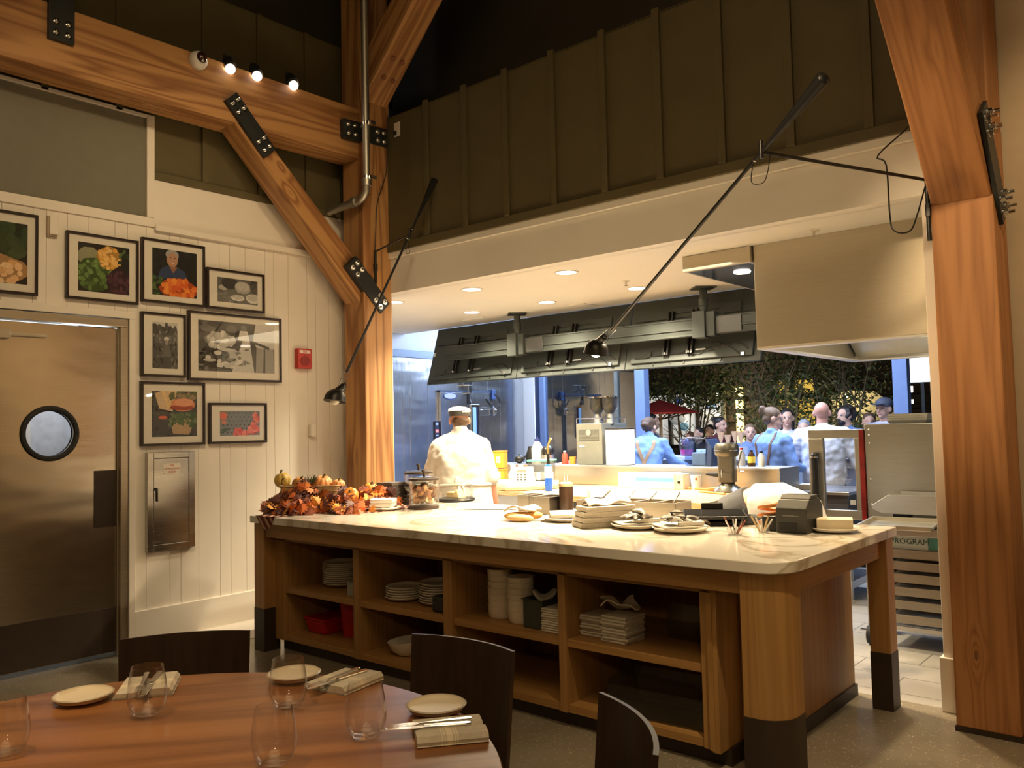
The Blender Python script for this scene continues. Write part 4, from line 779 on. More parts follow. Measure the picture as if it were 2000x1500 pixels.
# steel pans and sauce bottle
pan('steel_pan','small steel pan, left of the pair behind the bread','pan',-3.62,4.36,ZT,.10,.15,.11,PANS,.010,group='small steel pans behind the bread'); pan('steel_pan','small steel pan with a dark inside, right of the pair behind the bread','pan',-3.37,4.26,ZT,.13,.18,.115,PANS,.010,group='small steel pans behind the bread')
t=thing('sauce_bottle','dark squeeze bottle with two thin nozzles','bottle',(-3.255,4.28,ZT)); B().lathe([(0,0),(.044,0),(.046,.01),(.046,.17),(.040,.182),(0,.182)],n=28).ob('bottle_body',mat('dark sauce',(.03,.016,.01),.3,var=.1),t,40); B().lathe([(.046,.178),(.047,.196),(.03,.204),(0,.204)],n=28).ob('bottle_cap',mat('tan cap',(.55,.38,.22),.5),t,40)
for s_ in (-.012,.012): B().cyl((s_,0,.20),(s_,0,.245),.006,.002,10).ob('nozzle',mat('nozzle',(.55,.45,.35),.4),t,40)
pan('steel_tray','low dark steel tray under the sauce bottle','tray',-3.17,4.33,ZT-.001,.16,.24,.035,STEELD,.006) if 0 else None
t=thing('pan_rail','long steel condiment rail full of small pans','rail',(-2.79,4.33,ZT),.05)
B().box(-.34,.34,-.10,-.097,0,.10).box(-.34,.34,.097,.10,0,.10).box(-.34,-.337,-.10,.10,0,.10).box(.337,.34,-.10,.10,0,.10).box(-.34,.34,-.10,.10,0,.003).ob('rail_body',PANS,t)
for k in range(5):
    x=-.27+.135*k; B().box(x-.066,x+.066,-.108,-.098,.098,.104).box(x-.066,x+.066,.098,.108,.098,.104).box(x-.066,x-.056,-.10,.10,.098,.104).box(x+.056,x+.066,-.10,.10,.098,.104).ob('pan_insert',PANS,t); B().box(x-.06,x+.06,-.095,.095,.055,.06).ob('pan_food',mat('rail food '+str(k%3),((.10,.07,.04),(.25,.16,.07),(.14,.12,.07))[k%3],.8,var=.3,sc=60),t)
for x,y,a,w_ in ((-3.03,4.34,.5,'leftmost'),(-2.85,4.36,.9,'second from the left'),(-2.70,4.36,.7,'second from the right'),(-2.53,4.37,1.0,'rightmost')):
    o=B().tube([(-.02,0,-.06),(0,0,0),(.06,.03,.055)],[.010,.004,.005],8).ob('serving_spoon',CHROME,loc=(x,y,ZT+.095),rz=a,sm=50); tag(o,f'steel spoon handle sticking out of the condiment rail, {w_}','spoon','spoons in the condiment rail')
t=thing('steel_canister','steel canister with a white spoon beside the sauce bottle','canister',(-3.09,4.30,ZT)); pan_=B().open([(.001,0),(.04,0),(.04,.10),(.037,.10),(.037,.004),(.001,.004)],n=24).ob('canister_body',PANS,t,40); B().box(-.012,.012,-.004,.004,.02,.16).ob('white_spoon',LINW,t,bev=.003)
# screens, cutlery cups, printer, plate of napkins
t=thing('bread_baton','long pale bread stick lying behind the condiment rail','bread',(-2.42,4.40,ZT+.026),1.1); B().caps((-.15,0,0),(.13,0,0),.026,.020,14).ob('crust',BRL,t,60)
for (x,y,z,w_,a) in ((-2.21,4.25,ZT+.037,'upper',.55),(-2.13,4.36,ZT,'lower',.70)):
    t=thing('order_screen',f'black flat order screen lying flat behind the heaped plates, {w_} of the two stacked','screen',(x,y,z),a,'order screens on the worktop')
    B().hexa([(-.17,-.12,0),(.17,-.12,0),(.17,.12,0),(-.17,.12,0),(-.17,-.12,.016),(.17,-.12,.016),(.17,.12,.034),(-.17,.12,.034)]).ob('screen_body',BLK,t,bev=.004); B().hexa([(-.16,-.11,.0165),(.16,-.11,.0165),(.16,.11,.033),(-.16,.11,.033),(-.16,-.11,.0185),(.16,-.11,.0185),(.16,.11,.035),(-.16,.11,.035)]).ob('screen_glass',mat('screen black',(.02,.02,.022),.12,var=0),t); B().box(-.06,.06,.10,.13,.034,.07).ob('stand_bar',BLK,t,bev=.004)
def cup(label,x,y,m,n,sticks):
    t=thing('cutlery_cup',label,'cup',(x,y,ZT)); B().open([(.001,0),(.036,0),(.040,.03),(.037,.03),(.033,.004),(.001,.004)],n=24).ob('cup_body',m,t,40)
    for i in range(n):
        a=6.28*i/n; B().cyl((.012*math.cos(a),.012*math.sin(a),.006),(.055*math.cos(a),.045*math.sin(a),.072+.012*(i%2)),.005,.004,8).ob('skewer',sticks[i%len(sticks)],t,40)
cup('glass cup holding red brown handled knives on the worktop',-1.91,3.89,CLEAR,6,(mat('knife handle',(.30,.07,.03),.5),CHROME,CHROME)); cup('small cup holding pale sticks on the worktop',-1.83,4.03,CLEAR,5,(LINW,BRL))
o=B().tube([(.05*math.cos(a*1.0)*(1-.02*i/10),.03*math.sin(a),.012+.0025*i) for i,a in enumerate([.4*j for j in range(48)])],.010,7).ob('coiled_cord',mat('orange cord',(.75,.28,.08),.5),loc=(-1.87,4.20,ZT),rz=.5,sm=50); tag(o,'coiled orange cord beside the receipt printer','cord')
t=thing('card_reader','small black card reader box left of the receipt printer','box',(-1.83,4.17,ZT),.1); B().box(-.045,.045,-.05,.05,0,.075).ob('reader_body',BLK,t,bev=.005)
t=thing('receipt_printer','dark grey receipt printer at the worktop end','printer',(-1.70,4.19,ZT),.0); PRN=mat('printer grey',(.045,.045,.04),.5,var=.06)
B().prism([(-.11,0),(.11,0),(.11,.13),(.07,.165),(-.06,.165),(-.11,.12)],-.08,.08,'x').ob('printer_body',PRN,t,bev=.006); B().prism([(-.055,.165),(.065,.165),(.055,.185),(-.03,.185)],-.078,.078,'x').ob('printer_lid',PRN,t,bev=.005)
B().box(-.06,.03,-.113,-.11,.012,.05).ob('cable_slot',BLK,t); B().box(-.045,.02,-.1108,-.1098,.083,.090).box(.022,.042,-.1108,-.1098,.083,.088).ob('faint_print',mat('faint lettering',(.16,.16,.14),.5,var=0),t)
o=plate_ob('serving_plate',PORC,.12,.02); o.location=(-1.545,4.25,ZT); tag(o,'white plate carrying a block of cocktail napkins by the worktop corner','plate')
tag(B().box(-.085,.085,-.07,.07,0,.055).ob('napkin_block',mat('cream paper',(.80,.70,.52),.8,var=.04,str_=(1,1,60)),bev=.004,loc=(-1.545,4.25,ZT+.012),rz=.35),'thick block of cream cocktail napkins on the plate by the worktop corner','napkins')
# ================================================================ KITCHEN
NSTEEL=brushed('kitchen steel',(.58,.56,.52),.38,(1,1,30),.06)
# walk-in cooler
t=thing('walk_in_cooler','tall stainless walk-in cooler behind the chef','cooler',(-7.5,7.7,0))
b=B()
for a,c in zip((6.2,6.69,6.805,7.10,7.25,8.2,8.44,8.70),(6.69,6.805,7.10,7.25,8.2,8.44,8.70,8.93)): b.box(-.05,0,a-7.7+.003,c-7.7-.003,0,2.34)
b.box(-.05,-.006,-1.5,1.23,0,2.44); b.ob('wall_panel',COOLER,t,bev=.002)
B().box(-.03,.012,-1.5,-.42,2.35,2.44).box(-.03,.012,-.415,1.23,2.35,2.44).ob('top_trim',brushed('dark trim steel',(.10,.12,.15),.4),t,bev=.003)
B().box(0,.045,-.42,.49,.04,1.945).ob('cooler_door',COOLER,t,bev=.006)
B().box(0,.05,-.435,.505,1.945,1.965).ob('door_gasket',mat('gasket blue black',(.03,.05,.10),.6),t)
B().lathe([(0,0),(1,0),(1,.006),(0,.006)],(.045,-.255,1.895),32,Matrix.Rotation(PI/2,3,'Y')@Matrix.Diagonal((.042,.115,1))).ob('oval_badge',mat('badge steel',(.6,.65,.72),.3,.6,var=.02),t,40)
B().tube([(.05,-.255+.112*math.cos(a),1.895+.040*math.sin(a)) for a in [2*PI*i/40 for i in range(40)]],.006,6,True).ob('badge_ring',mat('badge blue',(.03,.07,.22),.4),t,50)
B().box(.045,.06,.11,.27,1.30,1.79).ob('window_frame',CHROME,t,bev=.003); B().box(.05,.064,.135,.20,1.32,1.755).ob('window_pane',mat('cooler window',(.25,.42,.62),.1,var=0),t); B().box(.05,.065,.20,.235,1.32,1.755).ob('window_shade',mat('window dark',(.01,.015,.04),.3),t)
B().box(0,.06,-.02,.14,2.03,2.10).box(0,.10,.03,.09,1.93,2.04).ob('door_closer',CHROME,t,bev=.005); B().cyl((.045,.10,1.86),(.07,.10,1.80),.012).box(.045,.06,.06,.09,1.80,1.92).ob('closer_arm',BLK,t)
B().box(0,.05,.53,.60,1.86,1.99).ob('switch_box',mat('switch blue',(.03,.06,.16),.5),t,bev=.004)
B().cord([(.05,.565,1.93),(.05,.66,1.88),(.05,.67,1.79),(.05,.60,1.745),(.05,.50,1.78),(.05,.40,1.87)],.008,6).ob('cable',BLK,t,50)
B().cyl((.03,.55,1.70),(.03,.58,1.70),.055).cyl((.03,.52,1.70),(.03,.55,1.70),.07).ob('light_base',CHROME,t,40); B().caps((.03,.30,1.70),(.03,.52,1.70),.06,.06,20).ob('light_globe',CLEAR,t,60)
B().box(0,.02,-.50,-.435,1.25,1.58).ob('control_panel',mat('control panel',(.02,.03,.07),.4),t,bev=.002); B().box(.02,.022,-.49,-.445,1.44,1.475).ob('red_display',mat('red display',(.9,.08,.08),.4,var=0,emit=2.5,ecol=(1,.15,.15)),t); B().box(.02,.022,-.488,-.447,1.53,1.56).box(.02,.022,-.488,-.447,1.30,1.31).box(.02,.022,-.488,-.447,1.35,1.36).box(.02,.022,-.488,-.447,1.40,1.41).ob('panel_print',mat('panel print',(.4,.45,.55),.5),t)
st(B().box(-7.56,-7.32,8.95,9.15,0,3.3).ob('wall_pilaster',mat('pilaster white',(.78,.80,.82),.5,var=.01)))
# televisions hung from the ceiling, seen from behind
TVM=mat('television back',(.034,.042,.040),.55,var=.05,sc=4); TVD=mat('television dark',(.02,.022,.02),.5); TVT=mat('television top shade',(.07,.075,.07),.5)
for k,w_ in enumerate(('left, nearest the cooler','middle','right, beside the steel hood')):
    xc=-6.275+1.335*k; t=thing('television',f'back of the {w_.split(",")[0]} black screen hanging under the kitchen ceiling'+(','+w_.split(',')[1] if ',' in w_ else ''),'television',(xc,6.565,1.99),0,'screens hanging over the kitchen'); t.rotation_euler.x=math.radians(-17)
    B().box(-.664,.664,0,.03,0,.672).ob('back_panel',TVM,t,bev=.003)
    B().box(-.60,.60,-.022,0,.045,.45).ob('rear_housing',TVM,t,bev=.006); B().box(-.60,.45,-.012,0,.46,.56).ob('upper_cover',TVM,t,bev=.004)
    b=B()
    for j in range(7): b.cyl((-.52+.165*j,-.003,.028+.012*(j%2)),(-.52+.165*j,.0,.028+.012*(j%2)),.007,n=10)
    for x in (-.36,-.05,.30): b.box(x-.008,x+.008,-.006,0,.015,.045)
    b.ob('vent_holes',BLK,t)
    B().cord([(-.55,-.024,.09),(-.40,-.03,.095),(-.38,-.03,.15)],.007,6).cord([(-.37,-.024,.10),(.0,-.03,.11),(.06,-.03,.13),(.2,-.03,.115),(.45,-.03,.16),(.56,-.028,.10)],.006,6).cord([(-.05,-.026,.12),(.1,-.04,.09),(.25,-.03,.17),(.40,-.03,.12),(.5,-.03,.05)],.004,5).ob('cable',BLK,t,50)
    B().box(.07,.17,-.04,-.024,.118,.135).box(.50,.53,-.035,-.02,.04,.07).ob('connector',CHROME,t,bev=.002)
    B().box(-.60,-.25,-.017,-.010,.455,.463).box(-.2,.25,-.017,-.010,.50,.508).box(.30,.52,-.026,-.020,.43,.45).ob('slot',BLK,t)
    B().box(.52,.56,-.0265,-.022,.34,.36).box(-.63,-.60,-.026,-.0,.33,.37).ob('sticker',mat('sticker white',(.7,.72,.7),.5,var=0),t)
    for x in (-.22,.02):
        B().box(x-.03,x-.012,-.06,-.022,.09,.27).box(x+.012,x+.03,-.06,-.022,.09,.27).box(x-.03,x-.012,-.05,-.012,.36,.52).box(x+.012,x+.03,-.05,-.012,.36,.52).box(x-.08,x+.03,-.06,-.03,.35,.37).ob('bracket',BLK,t,bev=.002); B().sph((x,-.062,.105),.012,10,6).sph((x+.02,-.052,.385),.010,10,6).ob('bracket_bolt',CHROME,t,60)
t=thing('ceiling_mount','long grey rail on two poles carrying the three hanging screens','mount',(-4.4,6.47,2.64)); RAIL=mat('rail grey',(.028,.033,.030),.5,metal=.1,var=.06)
B().box(-2.12,2.0,-.04,.03,-.36,-.345).box(-2.12,2.0,-.035,.03,-.345,-.275).box(-2.12,2.0,-.04,.03,-.275,-.262).box(-2.12,2.0,-.03,.03,-.40,-.36).box(-2.12,2.0,-.04,.03,-.415,-.40).ob('rail',RAIL,t,bev=.002)
for x in (-1.09,1.01):
    B().lathe([(0,-.012),(.13,-.012),(.13,0),(0,0)],(x,0,0),4).cyl((x,0,-.012),(x,0,-.26),.032).cyl((x,0,-.10),(x,0,-.16),.042).ob('pole',RAIL,t,40)
    B().box(x-.07,x+.05,-.09,.03,-.44,-.21).box(x+.05,x+.13,-.07,.03,-.43,-.22).ob('clamp_box',RAIL,t,bev=.005); B().box(x+.13,x+.36,-.045,.03,-.41,-.27).ob('splice_plate',brushed('splice steel',(.10,.10,.10),.5),t,bev=.002)
# hood and duct
HS=brushed('hood steel',(.56,.50,.39),.40,(1.0,1,50),.05,.05); HS.node_tree.nodes['Principled BSDF'].inputs['Metallic'].default_value=.6
t=thing('exhaust_hood','large brushed steel hood box at the right under the ceiling','hood',(-1.1,6.1,1.96))
B().box(-1.25,1.3,-.90,-.87,0,.68).ob('front_panel',HS,t,bev=.004); B().box(-1.25,-1.22,-.87,.93,.0,.68).ob('side_panel',HS,t,bev=.004); B().box(-1.25,1.3,.90,.93,0,.68).ob('back_panel',NSTEEL,t); 
rim=mat('hood rim',(.80,.79,.76),.3,var=.02)
B().box(-1.25,1.3,-.90,-.82,-.012,0).box(-1.25,-1.17,-.82,.93,-.012,0).box(-1.17,1.3,.86,.93,-.012,0).ob('bottom_rim',rim,t,bev=.002)
B().hexa([(-1.2,.55,.25),(1.3,.55,.25),(1.3,.9,.02),(-1.2,.9,.02),(-1.2,.55,.27),(1.3,.55,.27),(1.3,.9,.04),(-1.2,.9,.04)]).box(-1.2,1.3,-.86,.56,.25,.27).ob('inner_baffle',mat('baffle cream',(.72,.70,.60),.35,var=.03),t)
B().tube([(.10,.3,.05),(.3,.15,.08),(.5,.05,.08)],.01,6).tube([(.10,.3,.05),(.3,.22,.03),(.5,.15,.02)],.008,6).ob('hanging_ladle',BLKM,t)
t=thing('makeup_air_box','low steel air box with a grey underside left of the hood','duct',(-2.60,5.75,2.53)); B().box(-.26,.24,-.58,.60,0,.108).ob('box_shell',HS,t,bev=.003); B().box(-.23,.22,-.55,.57,-.004,0).ob('perforated_plate',brushed('bluish steel',(.40,.44,.56),.15,(30,1,1)),t)
b=B().lathe([(0,-.008),(.055,-.008),(.06,0),(0,0)],(.05,-.30,-.004),24).ob('lens',mat('lit lens',(1,.95,.85),.3,var=0,emit=9,ecol=(1,.9,.75)),t)
# downlights and sprinklers
LENS=mat('downlight lens',(1,.95,.85),.3,var=0,emit=16,ecol=(1,.88,.66))
for (x,y),w_ in zip(((-3.767,5.03),(-4.773,5.05),(-4.8,6.09),(-5.72,6.04),(-3.80,6.07),(-5.72,5.02)),('large one nearest the lamp arm','above the chef, front row','left of the screen pole','far left near the cooler','behind the lamp rod','at the column edge')):
    t=thing('ceiling_downlight','round lit ceiling downlight, '+w_,'downlight',(x,y,2.64),group='kitchen ceiling downlights'); B().open([(.075,0),(.095,0),(.095,-.006),(.075,-.004)],n=32).ob('trim_ring',WHITE,t,40); B().cyl((0,0,-.002),(0,0,.0),.075,n=32).ob('lens',LENS,t)
for x,y,w_ in ((-1.889,5.06,'in front of the hood'),(-3.67,5.70,'beside the lamp rod')):
    t=thing('sprinkler_head','small white sprinkler head on the kitchen ceiling '+w_,'sprinkler',(x,y,2.64)); B().cyl((0,0,0),(0,0,-.006),.032,n=20).cyl((0,0,0),(0,0,-.035),.008).ob('escutcheon',WHITE,t,40); B().cyl((0,0,-.034),(0,0,-.037),.018,n=12).ob('deflector',CHROME,t)
for x,w_ in ((-6.05,'left'),(-4.75,'right')): tag(B().box(-.15,.15,-.15,.15,-.006,0).ob('access_panel',SOFF,loc=(x,6.55,2.64),bev=.002),f'square white ceiling panel just in front of the screens, {w_} of the first pole','panel')
# oven, trays, cart
OV=brushed('oven steel',(.42,.40,.34),.38,(1,1,25),.05,.06)
t=thing('convection_oven','steel oven standing on the right, its glass door hanging open','oven',(-1.45,6.75,.74))
B().box(-.60,.9,-.45,.45,0,.70).ob('oven_body',OV,t,bev=.006)
for z in (.66,.62,.56,.30,.12): B().sph((-.565,-.452,z),.009,8,5).ob('rivet',CHROME,t,60)
o=B().box(-1.01,-.60,-.46,-.42,.60,.665).box(-1.01,-.60,-.46,-.42,-.0,.07).box(-1.01,-.90,-.46,-.42,.07,.60).box(-.67,-.635,-.46,-.42,.07,.60).ob('oven_door',OV,t,bev=.004); B().box(-.90,-.67,-.445,-.435,.07,.60).ob('door_glass',CLEAR,o); B().box(-.635,-.60,-.465,-.42,-.01,.66).ob('door_edge',mat('painted red glow',(.24,.013,.008),.3,var=.4,sc=9),o,bev=.003)  # red glow of the door edge put into plain colour, no emission
B().caps((-.955,-.50,.13),(-.955,-.50,.47),.024,.024,12).box(-.975,-.935,-.49,-.46,.45,.49).box(-.975,-.935,-.49,-.46,.11,.15).ob('door_handle',BLK,o,50); B().cyl((-.955,-.50,.455),(-.955,-.50,.468),.026).ob('handle_collar',CHROME,o); B().box(-.72,-.68,-.4465,-.4455,.11,.145).ob('door_label',mat('label grey',(.55,.56,.55),.5),o)
t2=thing('oven_stand','low steel stand under the oven','stand',(-1.45,6.75,0)); B().box(-.60,.9,-.45,.45,.68,.735).box(-.60,.9,-.45,.45,.18,.21).ob('shelf',NSTEEL,t2)
for x,y in ((-.57,-.42),(-.57,.42),(.87,-.42),(.87,.42)): B().cyl((x,y,0),(x,y,.70),.022).ob('leg',NSTEEL,t2)
tw=mat('white tray',(.76,.73,.64),.45,var=.03)
for i in range(4): o=B().open([(.001,0),(.17,0),(.19,.02),(.195,.02),(.175,-.003),(.001,-.003)],n=4).ob('white_tray',tw,loc=(-1.80,6.60,1.444+.016*i),rz=PI/4+.02*i); tag(o,f'white rectangular tray, {ORD[3-i]} of the stack on the oven','tray','white trays stacked on the oven')
t=thing('landing_shelf','steel shelf with a sloping end in front of the oven','shelf',(-1.6,6.12,.80)); B().prism([(-.35,.075),(-.24,.15),(.7,.16),(.7,.02),(-.28,.02),(-.35,.05)],-.03,.13,'y').ob('shelf_front',NSTEEL,t,bev=.003); B().box(-.20,.7,.13,.15,.12,.165).ob('back_lip',NSTEEL,t); B().box(-.22,-.12,.0,.10,-.01,.02).box(.3,.4,0,.1,-.01,.02).ob('shelf_foot',BLK,t)
t=thing('tray_cart','wheeled steel cart with sheet pans beside the white jamb','cart',(-1.55,5.95,0))
for x in (-.33,.36):
    for y in (-.19,.19):
        B().box(x-.015,x+.015,y-.015,y+.015,.10,.745).ob('post',NSTEEL,t)
        o=B().cyl((x-.014,y-.02,.062),(x+.014,y-.02,.062),.06,n=20).ob('caster_wheel',RUB,t,40); B().box(x-.025,x-.017,y-.03,y+.01,.05,.11).box(x+.017,x+.025,y-.03,y+.01,.05,.11).box(x-.06,x-.02,y-.05,y-.02,.085,.095).ob('caster_fork',CHROME,o)
B().box(-.36,.39,-.215,.215,.745,.765).box(-.36,.39,-.225,-.205,.72,.768).ob('cart_top',NSTEEL,t,bev=.002); B().box(-.345,.375,-.21,-.19,.115,.14).ob('base_rail',NSTEEL,t); B().box(-.345,.375,.19,.21,.115,.14).ob('base_rail',NSTEEL,t)
for i,z in enumerate((.16,.25,.335,.42,.50,.575)):
    o=B().box(-.31,.34,-.20,.20,z,z+.004).box(-.315,.345,-.205,-.195,z,z+.055).box(-.315,-.305,-.2,.2,z,z+.055).box(.335,.345,-.2,.2,z,z+.055).box(-.315,.345,.195,.205,z,z+.055).ob('sheet_pan',brushed('sheet pan',(.42,.38,.31),.4),loc=(-1.55,5.95,0)); tag(o,f'full size sheet pan in the tray cart, {ORD[5-i]}','pan','sheet pans in the tray cart')
t=thing('film_carton','green and white carton on the top shelf of the tray cart','carton',(-1.45,5.92,.632)); B().box(-.28,.27,-.16,.16,0,.085).ob('carton_body',mat('carton white',(.62,.64,.56),.6,var=.04),t,bev=.002); B().box(-.06,.26,-.162,-.16,.005,.08).ob('green_panel',mat('carton green',(.10,.30,.24),.5,var=.1),t); text('lettering','PROGRAM',.05,mat('carton print',(.02,.06,.05),.5),t,(-.17,-.1615,.05),(PI/2,0,0)) 
o=pan('sheet_tray','pale sheet tray resting askew on the tray cart top','tray',-1.68,5.80,.776,.42,.50,.028,brushed('pale pan',(.70,.66,.56),.4),.012,rz=.12)
# chef's counter
BUT=wood('butcher block',(.60,.40,.20),(.48,.29,.13),'X',6,.4,14,.25,.5,0)
tag(B().prism([(-4.60,5.47),(-2.83,5.33),(-3.0,6.59),(-4.60,6.59)],.868,.914).ob('block_worktop',BUT,bev=.003),'thick butcher block worktop with a steel back splash','worktop'); tag(B().prism([(-6.5,5.78),(-4.605,5.56),(-4.605,6.59),(-6.5,6.59)],.874,.910).ob('side_worktop',BUT,bev=.003),'thinner wooden worktop beyond the chef, left of the butcher block','worktop')
DS=brushed('dark grey steel',(.20,.21,.24),.4)  # one even dark steel for both base cabinets
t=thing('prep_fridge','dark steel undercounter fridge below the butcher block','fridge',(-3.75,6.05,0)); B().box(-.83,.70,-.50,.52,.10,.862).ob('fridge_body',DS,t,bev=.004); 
for x in (-.80,-.30,.20): o=B().box(x,x+.48,-.53,-.50,.14,.80).ob('fridge_door',NSTEEL,t,bev=.004); B().cyl((x+.05,-.545,.72),(x+.43,-.545,.72),.01).ob('handle',CHROME,o)
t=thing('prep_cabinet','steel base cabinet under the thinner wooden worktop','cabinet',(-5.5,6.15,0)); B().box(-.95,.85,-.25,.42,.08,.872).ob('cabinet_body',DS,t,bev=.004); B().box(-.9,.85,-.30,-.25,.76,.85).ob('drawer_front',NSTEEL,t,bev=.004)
t=thing('back_splash','long steel back splash with a flat ledge behind the worktops','splash',(-4.6,6.62,.914)); B().box(-1.9,1.755,-.02,.0,0,.165).ob('splash_panel',brushed('warm splash steel',(.62,.56,.44),.30,(2,1,60),.03),t); B().box(-1.9,1.78,-.04,.36,.165,.18).ob('ledge',NSTEEL,t,bev=.002); B().box(1.755,1.78,-.04,.36,-.1,.165).ob('end_panel',NSTEEL,t); B().box(-1.9,1.755,.34,.36,-.1,.165).ob('rear_panel',NSTEEL,t)
st(B().box(-6.5,-2.84,6.65,6.97,0,.81).ob('wall_half',mat('half wall',(.5,.5,.5),.6)))
# things on the chef's counter
ZC=.9145; ZL=1.0945
for i,w_ in ((0,'lower, wider'),(1,'upper, thinner')): tag(B().prism(rrect(-.36+.02*i,.36-.02*i,-.31+.02*i,.31-.02*i,.10,1),0,.022+.008*(1-i) if i==0 else .03).ob('cutting_board',mat('board maple',(.58,.42,.24),.6,var=.06) if i==0 else mat('board white',(.74,.68,.56),.5,var=.03),loc=(-5.10,5.98,ZC+.031*i),rz=-.3,bev=.003),f'{w_} cutting board of the two stacked under the scale','board','stacked cutting boards')
ZB=ZC+.0625
t=thing('kitchen_scale','white kitchen scale with a keypad facing the chef','scale',(-4.93,5.86,ZB),.55); B().prism([(-.075,0),(.075,0),(.075,.03),(-.045,.14),(-.075,.14)],-.09,.09,'x').ob('scale_body',mat('scale white',(.80,.79,.76),.4,var=.01),t,bev=.005)
B().box(-.055,.03,-.078,-.074,.095,.118).ob('display',mat('lcd grey',(.22,.24,.22),.3),t); b=B()
for r_ in range(3):
    for c_ in range(3): b.box(-.06+.035*c_,-.042+.035*c_,-.078,-.074,.065-.022*r_,.077-.022*r_)
b.ob('keypad',mat('key dark',(.08,.08,.08),.5),t)
t=thing('storage_tub','clear food tub with a green lid behind the scale','tub',(-4.93,6.12,ZB)); B().open([(.001,0),(.13,0),(.145,.18),(.14,.18),(.125,.004),(.001,.004)],n=4).ob('tub_body',PLEX,t); B().lathe([(0,.18),(.155,.18),(.155,.195),(0,.195)],n=4).ob('tub_lid',mat('lid green',(.12,.55,.36),.4,var=.03),t,bev=.004); B().box(-.08,.08,-.08,.08,.01,.08).ob('tub_content',mat('flour',(.8,.76,.68),.9),t); t.rotation_euler.z=PI/4+.3
for i,w_ in ((0,'lower'),(1,'upper')):
    t=thing('orange_canister',f'{w_} of two stacked orange canisters by the splash','canister',(-5.72,6.42,ZC+.155*i),.3,'orange canisters'); B().prism(rrect(-.06,.06,-.06,.06,.012,3),0,.14+.03*i).ob('canister_body',mat('translucent orange',(.78,.30,.04),.3,var=.06,sc=4),t,bev=.003); B().box(-.02,.03,-.0615,-.06,.05,.12).ob('canister_label',mat('label cream',(.85,.72,.45),.6),t); B().prism(rrect(-.063,.063,-.063,.063,.012,3),.13+.03*i,.145+.03*i).ob('canister_lid',mat('translucent orange',(1,1,1)),t)
for x,w_ in ((-5.50,'left'),(-5.40,'right')):
    t=thing('spray_bottle',f'{w_} white plastic bottle between canisters and scale','bottle',(x,6.35,ZC),0,'white bottles on the worktop'); B().lathe([(0,0),(.038,0),(.04,.09),(.02,.13),(.016,.15),(0,.15)],n=20).ob('bottle_body',mat('milky plastic',(.78,.76,.70),.4,var=.03),t,40); B().box(-.014,.04,-.012,.012,.15,.19).ob('spray_head',mat('head white',(.7,.7,.68),.4),t,bev=.004); B().cyl((0,0,.05),(0,0,.06),.041).ob('bottle_band',BRL,t)
t=thing('skillet','shallow black pan with a long handle on the far left worktop','pan',(-5.35,5.80,ZC)); B().open([(.001,0),(.10,0),(.125,.04),(.12,.04),(.096,.006),(.001,.006)],n=28).ob('pan_bowl',BLKM,t,40); B().caps((.12,.0,.035),(.30,.06,.055),.010,.012,8).ob('pan_handle',BLKM,t,50)
t=thing('blow_torch','blue gas torch with a brass nozzle standing on the worktop','torch',(-4.568,5.76,ZC)); B().lathe([(0,0),(.033,0),(.035,.006),(.035,.20),(.028,.225),(.012,.235),(0,.235)],n=24).ob('cylinder',mat('torch blue',(.02,.12,.62),.3,var=.03),t,40); B().open([(.0352,.115),(.0357,.115),(.0357,.215),(.0352,.215)],n=24).ob('paper_label',mat('label white',(.82,.84,.82),.5),t,40); B().cyl((0,0,.235),(0,0,.325),.016,.012,12).ob('valve_body',BLK,t,40); B().tube([(0,0,.32),(.0,0,.39),(.012,.0,.425),(.035,.0,.46)],[.010,.008,.008,.013],8).ob('nozzle',mat('brass',(.62,.46,.18),.3,.9),t,50)
t=thing('film_dispenser','long white box with a teal stripe against the splash','box',(-3.93,6.42,ZC),.03); B().box(-.30,.26,-.07,.07,0,.135).ob('box_body',mat('white card',(.86,.85,.82),.6,var=.01),t,bev=.003); B().box(-.12,.25,-.0715,-.07,.06,.095).ob('teal_stripe',mat('teal print',(.12,.55,.60),.5),t); B().box(.12,.25,-.0715,-.07,.035,.040).box(.12,.25,-.0715,-.07,.02,.024).ob('printed_lines',mat('print grey',(.35,.35,.35),.5),t); B().box(.26,.34,-.06,.06,.0,.13).ob('end_flap',mat('cream card',(.72,.62,.42),.6),t,bev=.002); B().cyl((.30,-.062,.06),(.30,-.06,.06),.014).ob('end_hole',BLK,t)
t=thing('paper_cup','white paper cup with a red mark by the mixer','cup',(-3.50,6.43,ZC)); B().open([(.001,0),(.035,0),(.045,.12),(.042,.12),(.032,.004),(.001,.004)],n=24).ob('cup_body',mat('paper white',(.82,.80,.76),.6),t,40); B().sph((.02,-.036,.09),(.012,.004,.012),10,6).ob('red_mark',RED,t)
t=thing('stand_mixer','bronze stand mixer with a tall column on the worktop','mixer',(-3.14,6.30,ZC),.25); MX=mat('mixer bronze',(.15,.142,.115),.3,.7,var=.05)
B().lathe([(0,0),(.125,0),(.13,.012),(.11,.025),(.06,.06),(.05,.09),(0,.09)],n=28).ob('mixer_base',MX,t,40); B().prism(rrect(-.066,.066,-.066,.066,.02,4),.08,.30).ob('mixer_column',MX,t,40); B().prism(rrect(-.065,.065,-.075,.07,.025,4),.10,.16).ob('gear_box',MX,t,40)
B().lathe([(0,.285),(.080,.285),(.095,.30),(.100,.32),(.094,.335),(.100,.34),(.097,.375),(.082,.395),(.0,.40)],n=32,sy=.85).ob('motor_head',MX,t,35); B().lathe([(.094,.333),(.103,.333),(.103,.340),(.094,.340)],n=32,sy=.85).ob('head_band',CHROME,t)
